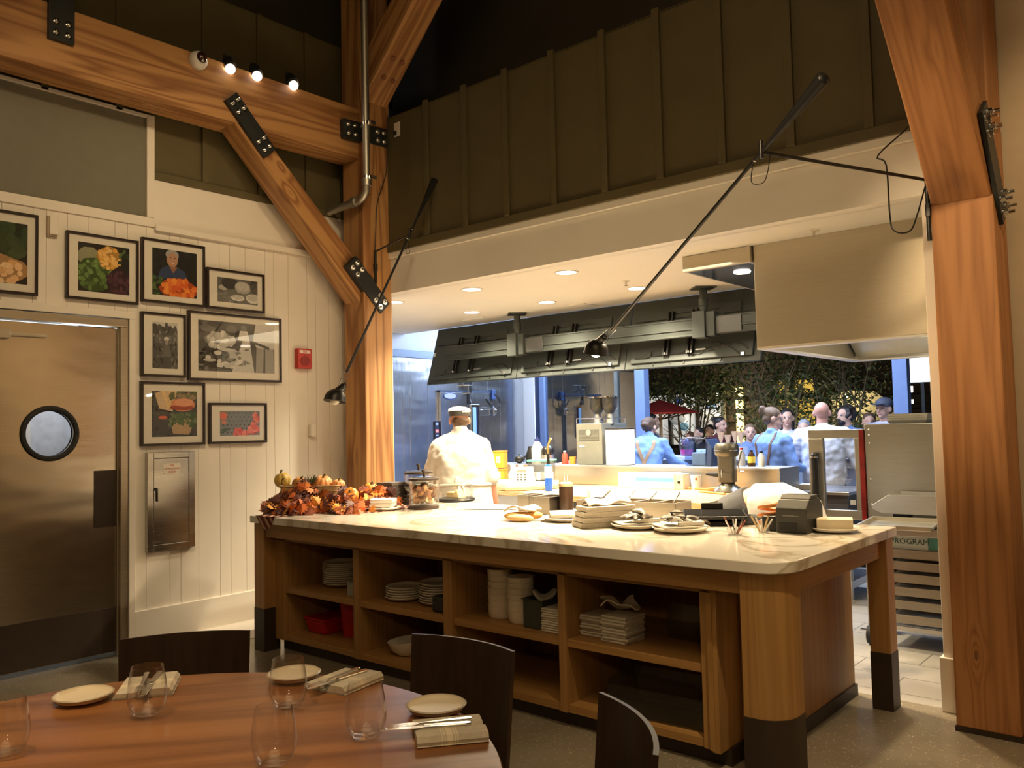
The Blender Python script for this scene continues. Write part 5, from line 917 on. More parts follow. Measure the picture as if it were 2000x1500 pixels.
B().prism([(-.17,.135),(-.05,.115),(-.05,.15),(-.17,.15)],-.035,.035,'y').ob('lever',BLKM,t,bev=.003); B().cyl((-.03,-.075,.15),(-.03,-.06,.15),.012).cyl((-.03,-.072,.12),(-.03,-.072,.18),.006).ob('knob',CHROME,t); B().tube([(.13,-.06,.33),(.10,-.06,.22),(.11,-.06,.17),(.14,-.06,.165)],.007,6).ob('beater_hook',CHROME,t,50)
o=B().tube([(-3.75,6.50,ZC+.006),(-3.55,6.42,ZC+.006),(-3.36,6.36,ZC+.01),(-3.22,6.40,ZC+.03),(-3.18,6.25,ZC+.02),(-3.30,6.13,ZC+.008),(-3.10,6.05,ZC+.008),(-3.02,6.0,ZC+.008)],.009,8).ob('orange_tongs',mat('orange cord',(1,1,1)),sm=50); tag(o,'orange cord lying in a loop around the mixer foot','cord')
# things on the ledge
def jug(name,label,x,r,h,m,cap,cat='bottle',y=6.82):
    t=thing(name,label,cat,(x,y,ZL)); B().lathe([(0,0),(r,0),(r,h*.62),(r*.45,h*.86),(r*.40,h*.92),(0,h*.92)],n=24).ob('bottle_body',m,t,40); B().cyl((0,0,h*.90),(0,0,h),r*.46,n=16).ob('bottle_cap',cap,t,40); return t
t=jug('milk_jug','cream milk bottle with a blue cap on the ledge','' and 0 or -5.55,.062,.26,mat('milk',(.85,.78,.62),.4,var=.02),mat('cap navy',(.03,.04,.16),.4)); B().tube([(.04,0,.2),(0,0,.285),(-.04,0,.2)],.004,6).ob('jug_handle',mat('cap navy',(1,1,1)),t)
t=thing('thermal_carafe','black carafe left of the milk bottle on the ledge','carafe',(-5.67,6.86,ZL)); B().lathe([(0,0),(.055,0),(.06,.08),(.035,.15),(.03,.18),(0,.18)],n=24).ob('carafe_body',BLK,t,40); B().tube([(.03,0,.16),(.08,0,.13),(.055,0,.04)],.008,6).ob('carafe_handle',BLK,t,50)
t=thing('black_teapot','small black pot at the left end of the ledge','pot',(-5.80,6.82,ZL)); B().sph((0,0,.045),(.06,.06,.045),20,9).sph((0,0,.095),.012,8,5).ob('pot_body',BLK,t,50); B().tube([(.05,0,.05),(.10,0,.085)],[.014,.007],8).ob('spout',BLK,t)
t=thing('coffee_pot','steel pot with a round black lid right of the milk bottle','pot',(-5.42,6.83,ZL)); B().lathe([(0,0),(.06,0),(.065,.09),(0,.09)],n=24).ob('pot_body',NSTEEL,t,40); B().sph((0,0,.13),(.07,.07,.06),20,9).ob('pot_lid',BLK,t,50)
jug('red_sauce_bottle','red bottle with a white cap on the ledge','' and 0 or -5.19,.033,.135,mat('red sauce',(.70,.08,.05),.35),mat('cap white',(.8,.8,.8),.4))
tag(B().open([(.001,0),(.028,0),(.034,.075),(.031,.075),(.025,.004),(.001,.004)],n=20).ob('orange_cup',ORANGE,loc=(-5.06,6.78,ZL),sm=40),'small orange cup left of the grey coffee machine','cup'); tag(B().hexa([(-.12,-.05,0),(.10,-.05,0),(.10,.05,0),(-.12,.05,0),(-.12,-.05,.004),(.10,-.05,.05),(.10,.05,.05),(-.12,.05,.004)]).ob('paper_pad',mat('pad mauve',(.55,.45,.55),.7),loc=(-5.20,6.90,ZL)),'folded papers behind the red bottle on the ledge','paper')
t=thing('coffee_machine','grey coffee machine with two bean hoppers on the ledge','machine',(-4.84,6.90,ZL)); CM=mat('machine grey',(.17,.17,.145),.45,var=.05)
B().box(-.155,.155,-.14,.30,0,.405).ob('machine_body',CM,t,bev=.006); B().box(-.12,.12,-.143,-.14,.235,.345).ob('vent_panel',mat('vent dark',(.09,.09,.08),.5),t); B().lathe([(0,0),(.03,0),(.03,.006),(0,.006)],(0,-.143,.315),20,Matrix.Rotation(PI/2,3,'X')).ob('round_badge',mat('badge grey',(.25,.25,.23),.4),t); B().box(-.12,-.055,-.1425,-.14,.17,.185).ob('white_label',LINW,t)
b=B()
for z in (.25,.262,.274,.286): b.box(-.11,.11,-.145,-.143,z,z+.004)
b.ob('vent_slats',CM,t); B().tube([(-.15,-.135,.41),(-.15,-.135,.455),(.15,-.135,.455),(.15,-.135,.41)],.005,6).tube([(.15,-.135,.455),(.15,.29,.455),(.15,.29,.41)],.005,6).tube([(-.15,-.135,.455),(-.15,.29,.455),(-.15,.29,.41)],.005,6).tube([(0,-.135,.455),(0,-.135,.41)],.005,6).ob('top_rail',CHROME,t,50)
for x in (-.02,.13):
    o=B().open([(.035,.50),(.075,.56),(.08,.66),(.077,.66),(.072,.562),(.032,.502)],(x,.05,0),24).ob('bean_hopper',mat('smoked clear',(.12,.12,.12),.1,trans=.5,var=0),t,40); B().cyl((x,.05,.40),(x,.05,.50),.045,.03,20).ob('grinder_neck',NSTEEL,o,40); B().cyl((x,.05,.66),(x,.05,.672),.083,n=24).ob('hopper_lid',CHROME,o,40); B().cyl((x,.05,.53),(x,.05,.585),.045,.07,20).ob('beans',BLK,o,40)
t=thing('paper_towel_roll','large white paper towel roll standing on the ledge','roll',(-4.50,6.80,ZL)); B().lathe([(.03,0),(.137,0),(.14,.004),(.14,.335),(.137,.34),(.03,.34)],n=40).ob('paper_roll',mat('towel white',(.80,.79,.78),.9,var=.02),t,35); B().lathe([(0,.335),(.03,.335),(.14,.342),(.145,.352),(0,.356)],n=40).ob('top_disc',BLK,t,35)
t=thing('blender_cover','clear blue blender enclosure on the ledge','blender',(-3.64,6.83,ZL)); CB=glass('blue clear plastic',(.62,.72,.86),.05,1.0); B().prism([(-.12,0),(.10,0),(.12,.20),(.08,.25),(-.10,.26),(-.13,.22)],-.11,.10,'y').ob('cover',CB,t,bev=.01); B().prism([(.085,0),(.14,.0),(.15,.16),(.10,.24),(.09,.24)],-.11,.10,'y').ob('back_shell',mat('navy shell',(.03,.05,.12),.3),t,bev=.006); B().box(-.08,.06,-.06,.06,0,.12).ob('blender_base',mat('blue grey base',(.25,.30,.40),.4),t,bev=.01)
for x,h,m,c,nm,lb in ((-3.26,.16,mat('clear syrup',(.75,.75,.78),.2,trans=.5,var=0),RED,'syrup_bottle','clear bottle with a red pourer on the ledge'),(-3.17,.14,mat('amber bottle',(.05,.02,.01),.2),BLK,'amber_bottle','dark brown bottle with a yellow label on the ledge'),(-3.08,.13,mat('white bottle',(.75,.75,.74),.4),BLK,'white_bottle','white bottle with a black cap at the end of the ledge')):
    t=jug(nm,lb,x,.032,h,m,c)
    if nm=='amber_bottle': B().open([(.0325,.03),(.033,.03),(.033,.085),(.0325,.085)],n=24).ob('yellow_label',mat('label yellow',(.80,.62,.10),.5),t,40)
# counter behind (service bar) and facade
t=thing('service_bar','pale blue grey service bar under the open window','bar',(-4.0,8.75,0)); B().box(-1.7,1.4,-.18,.30,1.06,1.10).ob('bar_top',mat('bar top',(.55,.60,.70),.25,var=.03),t,bev=.004); B().box(-1.65,1.4,-.12,.25,.08,1.06).ob('bar_front',mat('bar front',(.25,.30,.40),.4,var=.05),t,bev=.004)
t=thing('dark_counter','dark steel counter right of the splash end','counter',(-2.70,7.35,0)); B().box(-.20,.30,-.40,.30,.86,.885).ob('counter_top',brushed('counter steel',(.5,.5,.52),.3),t,bev=.003); B().box(-.18,.28,-.36,.28,.30,.86).ob('counter_body',mat('counter slate',(.05,.055,.07),.5),t,bev=.004); B().box(-.18,.28,-.36,.28,.10,.16).ob('lower_shelf',NSTEEL,t)
for x in (-.15,.25): B().cyl((x,-.30,0),(x,-.30,.30),.02).ob('leg',NSTEEL,t)
tag(B().box(-.05,.05,-.04,.04,0,.05).ob('white_carton',LINW,loc=(-2.80,7.08,.886),bev=.004),'small white carton on the dark counter','carton')
FB=mat('blue grey frame',(.16,.23,.42),.45,var=.04); FD=mat('dark blue frame',(.02,.035,.085),.4)
st(B().box(-7.32,-7.25,8.97,9.08,0,3.3).ob('window_1',FD)); st(B().box(-7.25,-7.17,8.98,9.07,0,3.3).ob('window_1_frame',FB))
w=B().box(-5.69,-5.55,8.96,9.08,0,3.3); st(w.ob('window_2',FB,bev=.004)); st(B().box(-2.61,-2.47,8.96,9.08,0,3.3).ob('window_3',FB,bev=.004))
gl=glass('mirror dark glass',(.45,.50,.55),0,1.0)
def refl():
    m,t,b_,N,L=nt('reflective window glass'); tr=N('ShaderNodeBsdfTransparent'); tr.inputs[0].default_value=(.5,.55,.6,1); g=N('ShaderNodeBsdfGlossy'); g.inputs['Roughness'].default_value=.01; x=N('ShaderNodeMixShader'); x.inputs[0].default_value=.42; L(tr.outputs[0],x.inputs[1]); L(g.outputs[0],x.inputs[2]); L(x.outputs[0],[k for k in t.nodes if k.type=='OUTPUT_MATERIAL'][0].inputs[0]); return m
st(B().box(-7.17,-5.69,9.02,9.03,.1,3.3).ob('window_4',refl()),'dark glass pane mirroring the cooler'); st(B().box(-6.02,-5.97,8.99,9.06,.1,3.3).ob('window_5',mat('grey mullion',(.12,.13,.12),.4)))
st(B().box(-5.6,-2.5,9.06,9.12,0,1.02).ob('wall_facade',mat('facade wall',(.2,.22,.26),.6))); st(B().box(-7.6,1,8.98,9.1,2.75,3.35).ob('wall_facade_upper',mat('facade upper',(.06,.06,.07),.6))); st(B().box(-2.5,1,8.95,9.1,0,1.0).ob('wall_facade_right',mat('facade wall',(1,1,1))))
st(B().box(-7.3,-5.55,8.97,9.08,0,.12).ob('trim_11',FB))
# on the service bar
t=thing('drink_dispenser','round clear dispenser with pink drink on the service bar','dispenser',(-4.84,8.70,1.105)); B().open([(.001,0),(.07,0),(.085,.10),(.075,.20),(.06,.215),(.057,.213),(.072,.198),(.082,.10),(.066,.004),(.001,.004)],n=28).ob('jar_glass',CLEAR,t,40); B().lathe([(0,.006),(.065,.006),(.078,.07),(0,.07)],n=24).ob('pink_drink',mat('pink drink',(.75,.05,.35),.2,var=.05),t,40); B().sph((0,0,.15),(.05,.05,.045),16,8).ob('purple_fruit',mat('purple fruit',(.15,.08,.18),.5),t,60)
cm=B().open([(.001,0),(.024,0),(.032,.075),(.029,.075),(.021,.003),(.001,.003)],n=18).ob('c',mat('cup white',(.8,.8,.82),.4)); cme=cm.data; bpy.data.objects.remove(cm)
for i in range(4):
    for j in range(2): o=bpy.data.objects.new('white_cup',cme); COL.objects.link(o); o.location=(-4.66+.068*i,8.66+.07*j,1.105); cme.shade_smooth(); tag(o,f'white cup in the {("front","back")[j]} row on the service bar, {("first","second","third","fourth")[i]} from the drink dispenser','cup','white cups on the service bar')
t=thing('cone_holder','pale blue holder of ice cream cones on the service bar','holder',(-4.28,8.72,1.105)); B().box(-.16,.16,-.06,.06,0,.10).ob('holder_box',mat('holder blue',(.45,.50,.62),.4,var=.03),t,bev=.004)
CN=mat('wafer cone',(.72,.45,.26),.7,var=.1,sc=60)
for i,(x,h) in enumerate(((-.12,.0),(-.035,-.03),(.05,.01),(.12,.0))): o=B().open([(.002,0),(.042,.155),(.039,.155),(.001,.01)],n=18).ob('wafer_cone',CN,sm=40,loc=(-4.28+x,8.70,1.165+h+.05)); tag(o,f'wafer cone, {("first","second","third","fourth")[i]} from the left in the blue holder','cone','wafer cones in the holder')
t=thing('green_utensil','green and white scoop leaning out on the service bar','scoop',(-3.97,8.70,1.11)); B().caps((0,0,.0),(-.045,0,.14),.020,.006,10).ob('scoop_body',mat('lime green',(.45,.62,.22),.4),t,60)
for x in (-3.80,-3.70): tag(B().sph((0,0,.05),.05,18,10).ob('white_globe',mat('globe white',(.8,.82,.85),.3),loc=(x,8.68,1.105),sm=60),'round white pot on the service bar behind the bun-haired woman, '+('left' if x<-3.75 else 'right'),'pot')
tag(B().box(-.04,.04,-.04,.04,0,.06).ob('red_box',RED,loc=(-3.92,8.66,1.105),bev=.003),'small dark red box on the service bar','box')
# ================================================================ PEOPLE
_ct=bpy.data.textures.new('folds','CLOUDS'); _ct.noise_scale=.085; _ct.noise_depth=1
def fuse(b,name,m,par,vox,sm=4,fold=0):
    # one continuous surface from overlapping rounded limbs
    o=b.ob(name,m,par)
    r=o.modifiers.new('r','REMESH'); r.mode='VOXEL'; r.voxel_size=vox; r.use_smooth_shade=True
    s=o.modifiers.new('s','SMOOTH'); s.factor=.5; s.iterations=sm
    if fold: d=o.modifiers.new('d','DISPLACE'); d.texture=_ct; d.strength=fold; d.mid_level=.5; d.texture_coords='LOCAL'
    bpy.context.view_layer.update()
    me=bpy.data.meshes.new_from_object(o.evaluated_get(bpy.context.evaluated_depsgraph_get()))
    old=o.data; o.modifiers.clear(); o.data=me; bpy.data.meshes.remove(old); me.name=name; me.shade_smooth(); return o
def V(*a): return Vector(a)
def spine(b,pts,lat=(1,0,0),n=22):    # closed body tube with elliptical sections square to its axis
    v=[];f=[];m=len(pts)
    for i,(p,rx,ry) in enumerate(pts):
        p=V(*p); t=(V(*pts[min(i+1,m-1)][0])-V(*pts[max(i-1,0)][0])).normalized(); x=V(*lat); x=(x-t*x.dot(t)).normalized(); y=t.cross(x)
        for j in range(n):
            a=2*PI*j/n; c,s=math.cos(a),math.sin(a); q=.85
            v.append(p+x*rx*math.copysign(abs(c)**q,c)+y*ry*math.copysign(abs(s)**q,s))
    for i in range(m-1):
        for j in range(n): k=(j+1)%n; f.append((i*n+j,i*n+k,(i+1)*n+k,(i+1)*n+j))
    f+=[tuple(range(n-1,-1,-1)),tuple((m-1)*n+j for j in range(n))]
    return b.add(v,f)
def hand(b,w,d,pn,side,fr=.0085,curl=.5):
    d=V(*d).normalized(); pn=V(*pn); pn=(pn-d*pn.dot(d)).normalized(); l=d.cross(pn).normalized()*side
    w=V(*w); q=Matrix((l,d,pn)).transposed()
    b.sph(w+d*.048,(.040,.052,.017),14,8,q)
    for k,(u,L) in enumerate(((-.030,.058),(-.010,.076),(.011,.080),(.030,.070))):
        r=w+d*.082+l*u; c=curl*(1+.12*k); e1=r+(d*math.cos(c*.6)+pn*math.sin(c*.6))*L*.52; e2=e1+(d*math.cos(c*1.5)+pn*math.sin(c*1.5))*L*.48
        b.caps(r-d*.02,e1,fr,fr*.95,8).caps(e1,e2,fr*.95,fr*.8,8)
    t0=w+d*.022+l*.028; t1=t0+d*.030+l*.028+pn*.010; t2=t1+d*.030+l*.006+pn*.012
    b.caps(t0,t1,fr*1.25,fr*1.1,8).caps(t1,t2,fr*1.1,fr*.85,8)
def person(label,loc,rz,H=1.75,wide=1.0,tor=None,nk=None,hd=None,hyaw=0,hpit=0,arms=None,legs=None,skin=None,top=None,sleeve='long',bottom=None,vox=.010,hair=None,hairm=None,eyes=False,belly=1.0,topz=None,group=None,beard=None,fold=.010):
    k=H/1.75; t=thing('person',label,'person',loc,rz,group); sk=skin or SKIN; X=lambda p:(p[0]*wide*k,p[1]*k,p[2]*k); KS=lambda p:(p[0]*k,p[1]*k,p[2]*k)
    tor=tor or [((0,0,.86),.15,.12),((0,0,.95),.17,.13),((0,.005,1.08),.155*belly,.115*belly),((0,0,1.25),.175,.12*belly),((0,-.01,1.38),.185,.11),((0,-.01,1.455),.12,.075)]
    T=[(KS(p),rx*wide*k,ry*wide*k) for p,rx,ry in tor]
    nk=V(*KS(nk or (0,-.005,1.45))); hc=V(*KS(hd or (0,.03,1.635))); q=Matrix.Rotation(hyaw,3,'Z')@Matrix.Rotation(hpit,3,'X')
    h=lambda x,y,z: hc+q@V(x,y,z)*k
    ar=arms or {}; A={}
    for s,n in ((-1,'L'),(1,'R')):
        a=ar.get(n,((s*.19,-.01,1.40),(s*.245,-.02,1.12),(s*.25,.08,.88),None))
        A[n]=[V(*X(a[0])),V(*KS((a[1][0]*wide,)+tuple(a[1][1:]))),V(*KS((a[2][0]*wide,)+tuple(a[2][1:]))),a[3]]
    lg=legs or {'L':((-.09,0,.90),(-.10,.02,.49),(-.11,-.01,.09)),'R':((.09,0,.90),(.10,.02,.49),(.11,-.01,.09))}
    G={n:[V(*X(p)) for p in v] for n,v in lg.items()}
    b=B(); spine(b,T); [b.caps(nk,A[n][0],.056*k,.058*wide*k) for n in 'LR']; b.caps(nk-V(0,0,.02),hc-V(0,.01,.05)*k,.062*k,.056*k,14)
    b.sph(h(0,-.012,.028),(.076*k,.097*k,.087*k),18,11,q).sph(h(0,.022,-.040),(.060*k,.070*k,.068*k),16,9,q).sph(h(0,.070,-.085),(.026*k,.022*k,.022*k),10,7,q)
    b.caps(h(0,.088,.012),h(0,.108,-.026),.011*k,.015*k,8).sph(h(0,.076,.030),(.05*k,.018*k,.012*k),12,7,q)
    for s in (-1,1): b.sph(h(s*.082,-.008,-.008),(.015*k,.024*k,.035*k),10,7,q)
    for n,s in (('L',-1),('R',1)):
        a=A[n]; b.sph(a[0],.066*wide*k,12,8).caps(a[0],a[1],.053*wide*k,.043*wide*k).caps(a[1],a[2],.043*wide*k,.029*k)
        hand(b,a[2],a[2]-a[1] if not a[3] else a[3],(0 if abs((a[2]-a[1]).normalized().z)>.8 else 0,0,-1) if abs((a[2]-a[1]).normalized().z)<.8 else (-s,.2,0),s,max(.0085,vox*1.0))
        g=G[n]; b.caps(g[0],g[1],.085*k*wide**.5,.058*k).caps(g[1],g[2],.056*k,.040*k).sph(g[2]+V(0,.06,-.05)*k,(.042*k,.115*k,.036*k),12,7)
    fuse(b,'body',sk,t,vox)
    if bottom:
        b=B(); spine(b,[((p[0],p[1],p[2]),rx*1.08+.008,ry*1.08+.008) for p,rx,ry in T[:3]])
        for n in 'LR': g=G[n]; b.caps(g[0],g[1],.105*k*wide**.5,.078*k).caps(g[1],g[2]+V(0,0,.02),.078*k,.066*k)
        fuse(b,'trousers',bottom,t,max(vox,.012),5,fold*.7)
        for n in 'LR': g=G[n]; B().sph(g[2]+V(0,.06,-.045)*k,(.050*k,.13*k,.045*k),16,9).ob('shoe',BLK,t,60)
    if top:
        b=B(); spine(b,[(p,rx*1.07+.013,ry*1.10+.013) for p,rx,ry in T[(1 if topz is None else topz):]]); b.caps(nk-V(0,0,.03),nk+V(0,.0,.035)*k,.082*k,.070*k,14)
        for n in 'LR': b.caps(nk+V(0,0,.0),A[n][0]+V(0,0,.0),.068*k,.076*wide*k)
        for n in 'LR':
            a=A[n]; b.sph(a[0],.083*wide*k,12,8)
            if sleeve=='short': m=a[0]+(a[1]-a[0])*.95; b.caps(a[0],m,.078*wide*k,.078*wide*k)
            else: b.caps(a[0],a[1],.075*wide*k,.062*wide*k).caps(a[1],a[1]+(a[2]-a[1])*(.93 if sleeve=='long' else .35),.062*wide*k,.047*k)
        fuse(b,'shirt',top,t,max(vox,.011),5,fold)
    if hair:
        b=B(); rr=random.Random(hash(label)%1000 if 0 else len(label))
        if hair!='fringe': b.sph(h(0,-.026,.046),(.085*k,.098*k,.084*k),18,10,q).sph(h(0,-.055,-.005),(.080*k,.062*k,.07*k),14,8,q)
        if hair=='fringe': b.sph(h(0,-.05,-.015),(.080*k,.062*k,.055*k),14,8,q)
        if hair=='bun': b.sph(h(0,-.115,.075),(.052*k,.048*k,.046*k),12,8,q).sph(h(.02,-.13,.10),.032*k,10,6).sph(h(-.03,-.12,.10),.03*k,10,6)
        if hair=='low': b.sph(h(0,-.115,-.02),(.06*k,.045*k,.04*k),12,8,q).sph(h(.0,-.09,.03),(.078*k,.05*k,.06*k),12,8,q)
        if hair=='long': b.caps(h(0,-.06,.0),h(0,-.085,-.20),.078*k,.06*k).caps(h(.06,-.02,.0),h(.065,-.01,-.18),.03*k,.025*k).caps(h(-.06,-.02,.0),h(-.065,-.01,-.18),.03*k,.025*k)
        if hair=='curly':
            for i in range(30):
                a=rr.uniform(0,6.28); e=rr.uniform(-.7,1.5); d=V(math.cos(a)*math.cos(e)*.088,math.sin(a)*math.cos(e)*.092-.035,math.sin(e)*.085+.03)
                if d.y>.03 and d.z<.06: continue
                b.sph(h(*d),.030*k,8,6)
        fuse(b,'hair',hairm,t,max(vox*.9,.008),3,.012)
    if beard: b=B().sph(h(0,.050,-.075),(.050*k,.05*k,.042*k),14,8,q).sph(h(0,.094,-.043),(.030*k,.014*k,.009*k),10,6,q); fuse(b,'beard',beard,t,.008,3)
    if eyes:
        for s in (-1,1): B().sph(h(s*.031,.079,.012),.0125*k,12,8).ob('eye',mat('eye white',(.34,.29,.27),.3),t,60); B().sph(h(s*.031,.090,.012),.0058*k,8,6).ob('pupil',BLK,t,60)
        B().sph(h(0,.086,-.058),(.025*k,.009*k,.008*k),12,7,q).ob('lips',mat('lips',(.40,.14,.12),.5),t,60)
    return t,h,k
JW=mat('chef white cotton',(.72,.70,.66),.85,var=.03,sc=8); SHW=mat('white shirt',(.80,.80,.83),.85,var=.03); CHAM=mat('chambray blue',(.22,.36,.72),.85,var=.08,sc=30); DEN=mat('denim',(.035,.07,.17),.85,var=.15,sc=40); CHAR=mat('charcoal cloth',(.05,.052,.06),.85,var=.1); LEA=mat('tan leather',(.42,.25,.13),.6,var=.1); LEAD=mat('brown leather',(.17,.09,.06),.6,var=.1)
HB=mat('brown hair',(.10,.055,.03),.6,var=.35,sc=60); HK=mat('black hair',(.02,.015,.013),.5,var=.3,sc=60); HG=mat('grey hair',(.28,.27,.27),.6,var=.3,sc=60); HD=mat('dark blond hair',(.17,.105,.06),.6,var=.35,sc=60)
D=math.radians
# chef seen from behind
ARM={'L':((-.172,-.01,1.345),(-.235,.02,1.10),(-.20,.16,.92),None),'R':((.172,-.01,1.345),(.245,-.01,1.08),(.285,.05,.87),None)}
t,h,k=person('chef in white jacket and flat cap seen from behind at the worktop',(-4.95,5.05,0),D(44),1.71,1.05,tor=[((0,0,.86),.16,.14),((0,0,.95),.18,.16),((0,.01,1.08),.185,.165),((0,.0,1.25),.205,.155),((0,-.01,1.36),.165,.12),((0,-.01,1.46),.10,.08)],nk=(0,-.01,1.46),hd=(0,.03,1.585),arms=ARM,hyaw=D(8),hpit=D(-6),skin=SKINR,top=JW,sleeve='short',bottom=CHAR,vox=.007,hair='fringe',hairm=HB,fold=.024,topz=0)
b=B(); q=Matrix.Rotation(D(8),3,'Z')@Matrix.Rotation(D(8),3,'X')
b.sph(h(0,-.012,.082),(.098,.118,.034),22,10,q).sph(h(0,.07,.062),(.075,.060,.012),18,7,q); fuse(b,'flat_cap',mat('cap grey',(.62,.58,.52),.85,var=.06),t,.006,4)
B().loft([(h(0,-.014,.035),.089,.108),(h(0,-.014,.055),.092,.112),(h(0,-.014,.080),.093,.113)],24).ob('cap_band',mat('cap band',(.075,.070,.066),.85,var=.1),t,60)
b=B(); b.loft([((0,.0,.45),.30,.25),((0,.0,.7),.28,.235),((0,.01,.98),.262,.232),((0,.01,1.02),.255,.226)],28); fuse(b,'apron',JW,t,.012,3,.012)
B().tube([(.262*math.cos(a),.012+.232*math.sin(a),1.015+.006*math.sin(3*a)) for a in [2*PI*i/36 for i in range(36)]],.014,8,True).caps((.02,-.235,1.0),(.06,-.25,.82),.010).caps((-.01,-.235,1.0),(-.03,-.25,.86),.010).ob('apron_strings',mat('apron tie',(.74,.69,.62),.85),t,60)
# person bending down behind the island
t,h,k=person('person in a white shirt bending down behind the receipt printer',(-2.45,5.02,0),D(-80),1.68,.95,
 tor=[((0,-.02,.84),.16,.13),((0,.0,.92),.17,.14),((0,.12,.975),.165,.135),((0,.28,.975),.18,.145),((0,.44,.91),.185,.135),((0,.50,.82),.12,.09)],nk=(0,.50,.82),hd=(0,.62,.76),hpit=D(-60),
 arms={'L':((-.19,.40,.84),(-.22,.45,.56),(-.16,.55,.36),None),'R':((.19,.40,.84),(.22,.45,.56),(.16,.55,.36),None)},legs={'L':((-.10,-.02,.86),(-.11,.06,.47),(-.11,-.06,.09)),'R':((.10,-.02,.86),(.11,.06,.47),(.11,-.06,.09))},top=mat('white tee',(.82,.81,.79),.85,var=.02),sleeve='short',bottom=CHAR,vox=.010,hair='short',hairm=HB,topz=2,fold=.008)
b=B(); spine(b,[((0,-.07,.74),.165,.135),((0,-.05,.83),.17,.142),((0,-.01,.875),.168,.142),((0,.035,.885),.165,.138)]); fuse(b,'apron',mat('grey apron',(.085,.085,.085),.85,var=.1),t,.012,4)
B().tube([(.172*math.cos(a),-.02-.05*math.sin(a)*0,.865+.150*math.sin(a)) for a in [2*PI*i/32 for i in range(32)]],.012,8,True).ob('apron_strap',LEA,t,60)
# staff behind the splash
def straps(t,k,rings,m,w=.018):
    sh=[c for c in t.children if c.name.startswith('shirt')][0]
    for r in rings:
        p=[]
        for i in range(len(r)-1):
            for j in range(4):
                q=V(*r[i]).lerp(V(*r[i+1]),j/4)*k; ok,l,nn,_=sh.ray_cast(V(q.x,-1.5,q.z),V(0,1,0)); p.append((l+nn*.002) if ok else q)
        v=[];f=[]
        for i,c in enumerate(p):
            d=(p[min(i+1,len(p)-1)]-p[max(i-1,0)]).normalized(); s_=d.cross(V(0,-1,0)).normalized()*w
            v+=[c-s_+V(0,-.003,0),c+s_+V(0,-.003,0),c+s_+V(0,.01,0),c-s_+V(0,.01,0)]
        for i in range(len(p)-1):
            for e in range(4): f.append((4*i+e,4*i+(e+1)%4,4*i+4+(e+1)%4,4*i+4+e))
        B().add(v,f).ob('suspender',m,t,60)
t,h,k=person('woman in blue shirt and crossed tan suspenders leaning over the bar beside the paper roll',(-4.94,7.98,0),D(18),1.60,1.0,tor=[((0,-.03,.86),.15,.12),((0,-.03,.95),.17,.13),((0,.0,1.08),.15,.12),((0,.05,1.24),.17,.12),((0,.10,1.36),.175,.105),((0,.13,1.43),.11,.075)],nk=(0,.13,1.43),hd=(0,.20,1.575),hpit=D(-25),hyaw=D(-15),arms={'L':((-.18,.09,1.37),(-.25,.16,1.11),(-.16,.38,1.12),None),'R':((.18,.09,1.37),(.30,.13,1.16),(.42,.30,1.10),None)},top=CHAM,bottom=CHAR,vox=.009,hair='low',hairm=HB,fold=.026)
straps(t,k,[[(-.10,.045,1.43),(-.10,-.01,1.36),(-.03,-.075,1.22),(0,-.105,1.14),(.03,-.14,1.02),(.04,-.17,.94)],[(.10,.045,1.43),(.10,-.01,1.36),(.03,-.075,1.22),(0,-.105,1.14),(-.03,-.14,1.02),(-.04,-.17,.94)]],LEA)
t,h,k=person('woman in blue shirt with a hair bun and brown suspenders, seen in profile',(-3.47,7.95,0),D(-22),1.61,1.02,hyaw=D(-42),hpit=D(-8),arms={'L':((-.185,0,1.39),(-.24,.10,1.15),(-.10,.30,1.12),None),'R':((.185,0,1.39),(.27,.02,1.13),(.16,.26,1.10),None)},top=CHAM,bottom=DEN,vox=.008,hair='bun',hairm=HD,eyes=True,fold=.026,topz=2)
straps(t,k,[[(-.10,.03,1.50),(-.11,-.06,1.44),(-.09,-.145,1.28),(-.06,-.155,1.15),(-.05,-.165,1.0)],[(.10,.03,1.50),(.11,-.06,1.44),(.09,-.145,1.28),(.06,-.155,1.15),(.05,-.165,1.0)]],LEAD,.013)
B().tube([(.195*k*math.cos(a),.155*k*math.sin(a),1.065*k) for a in [2*PI*i/32 for i in range(32)]],.022,8,True).ob('belt',LEAD,t,60)
t,h,k=person('bald man in a white shirt seen from behind through the oven door',(-3.08,8.25,0),D(14),1.66,1.12,arms={'L':((-.19,-.01,1.39),(-.30,-.01,1.12),(-.16,.24,1.10),None),'R':((.19,-.01,1.39),(.30,-.01,1.12),(.16,.24,1.10),None)},belly=1.12,hyaw=D(-6),top=SHW,bottom=CHAR,vox=.008,fold=.026,topz=0,skin=SKINR)
# guests at the window and outside
GU='guests beyond the open window'
dn_=mat('navy cloth',(.05,.07,.14),.85); bur=mat('burgundy cloth',(.10,.02,.025),.85); lil=mat('pale cloth',(.55,.54,.62),.85); blu=mat('mid blue cloth',(.12,.18,.33),.85); bk_=mat('black cloth',(.02,.02,.025),.85)
def guest(label,x,y,ztop,face,top,hair,hm,**kw): return person(label,(x,y,0),face,ztop+.0,1.0,top=top,bottom=CHAR,vox=.012,hair=hair,hairm=hm,group=GU,**kw)
guest('bearded man with dark curly hair in a blue shirt facing the bald man',-3.30,9.60,1.63,D(150),blu,'curly',HK,eyes=True,beard=HK)
guest('guest with brown hair behind the curly haired man',-3.20,10.05,1.55,D(200),blu,'long',HB)
guest('woman with long dark hair in a pale top behind the bun haired woman',-3.98,9.55,1.62,D(205),lil,'long',HK,eyes=True)
guest('grey haired guest leaning over next to the bald man',-3.72,9.42,1.49,D(190),lil,'short',HG,eyes=True)
guest('guest in a blue jacket left of the bun haired woman',-4.40,9.45,1.45,D(210),blu,'short',HD,eyes=True)
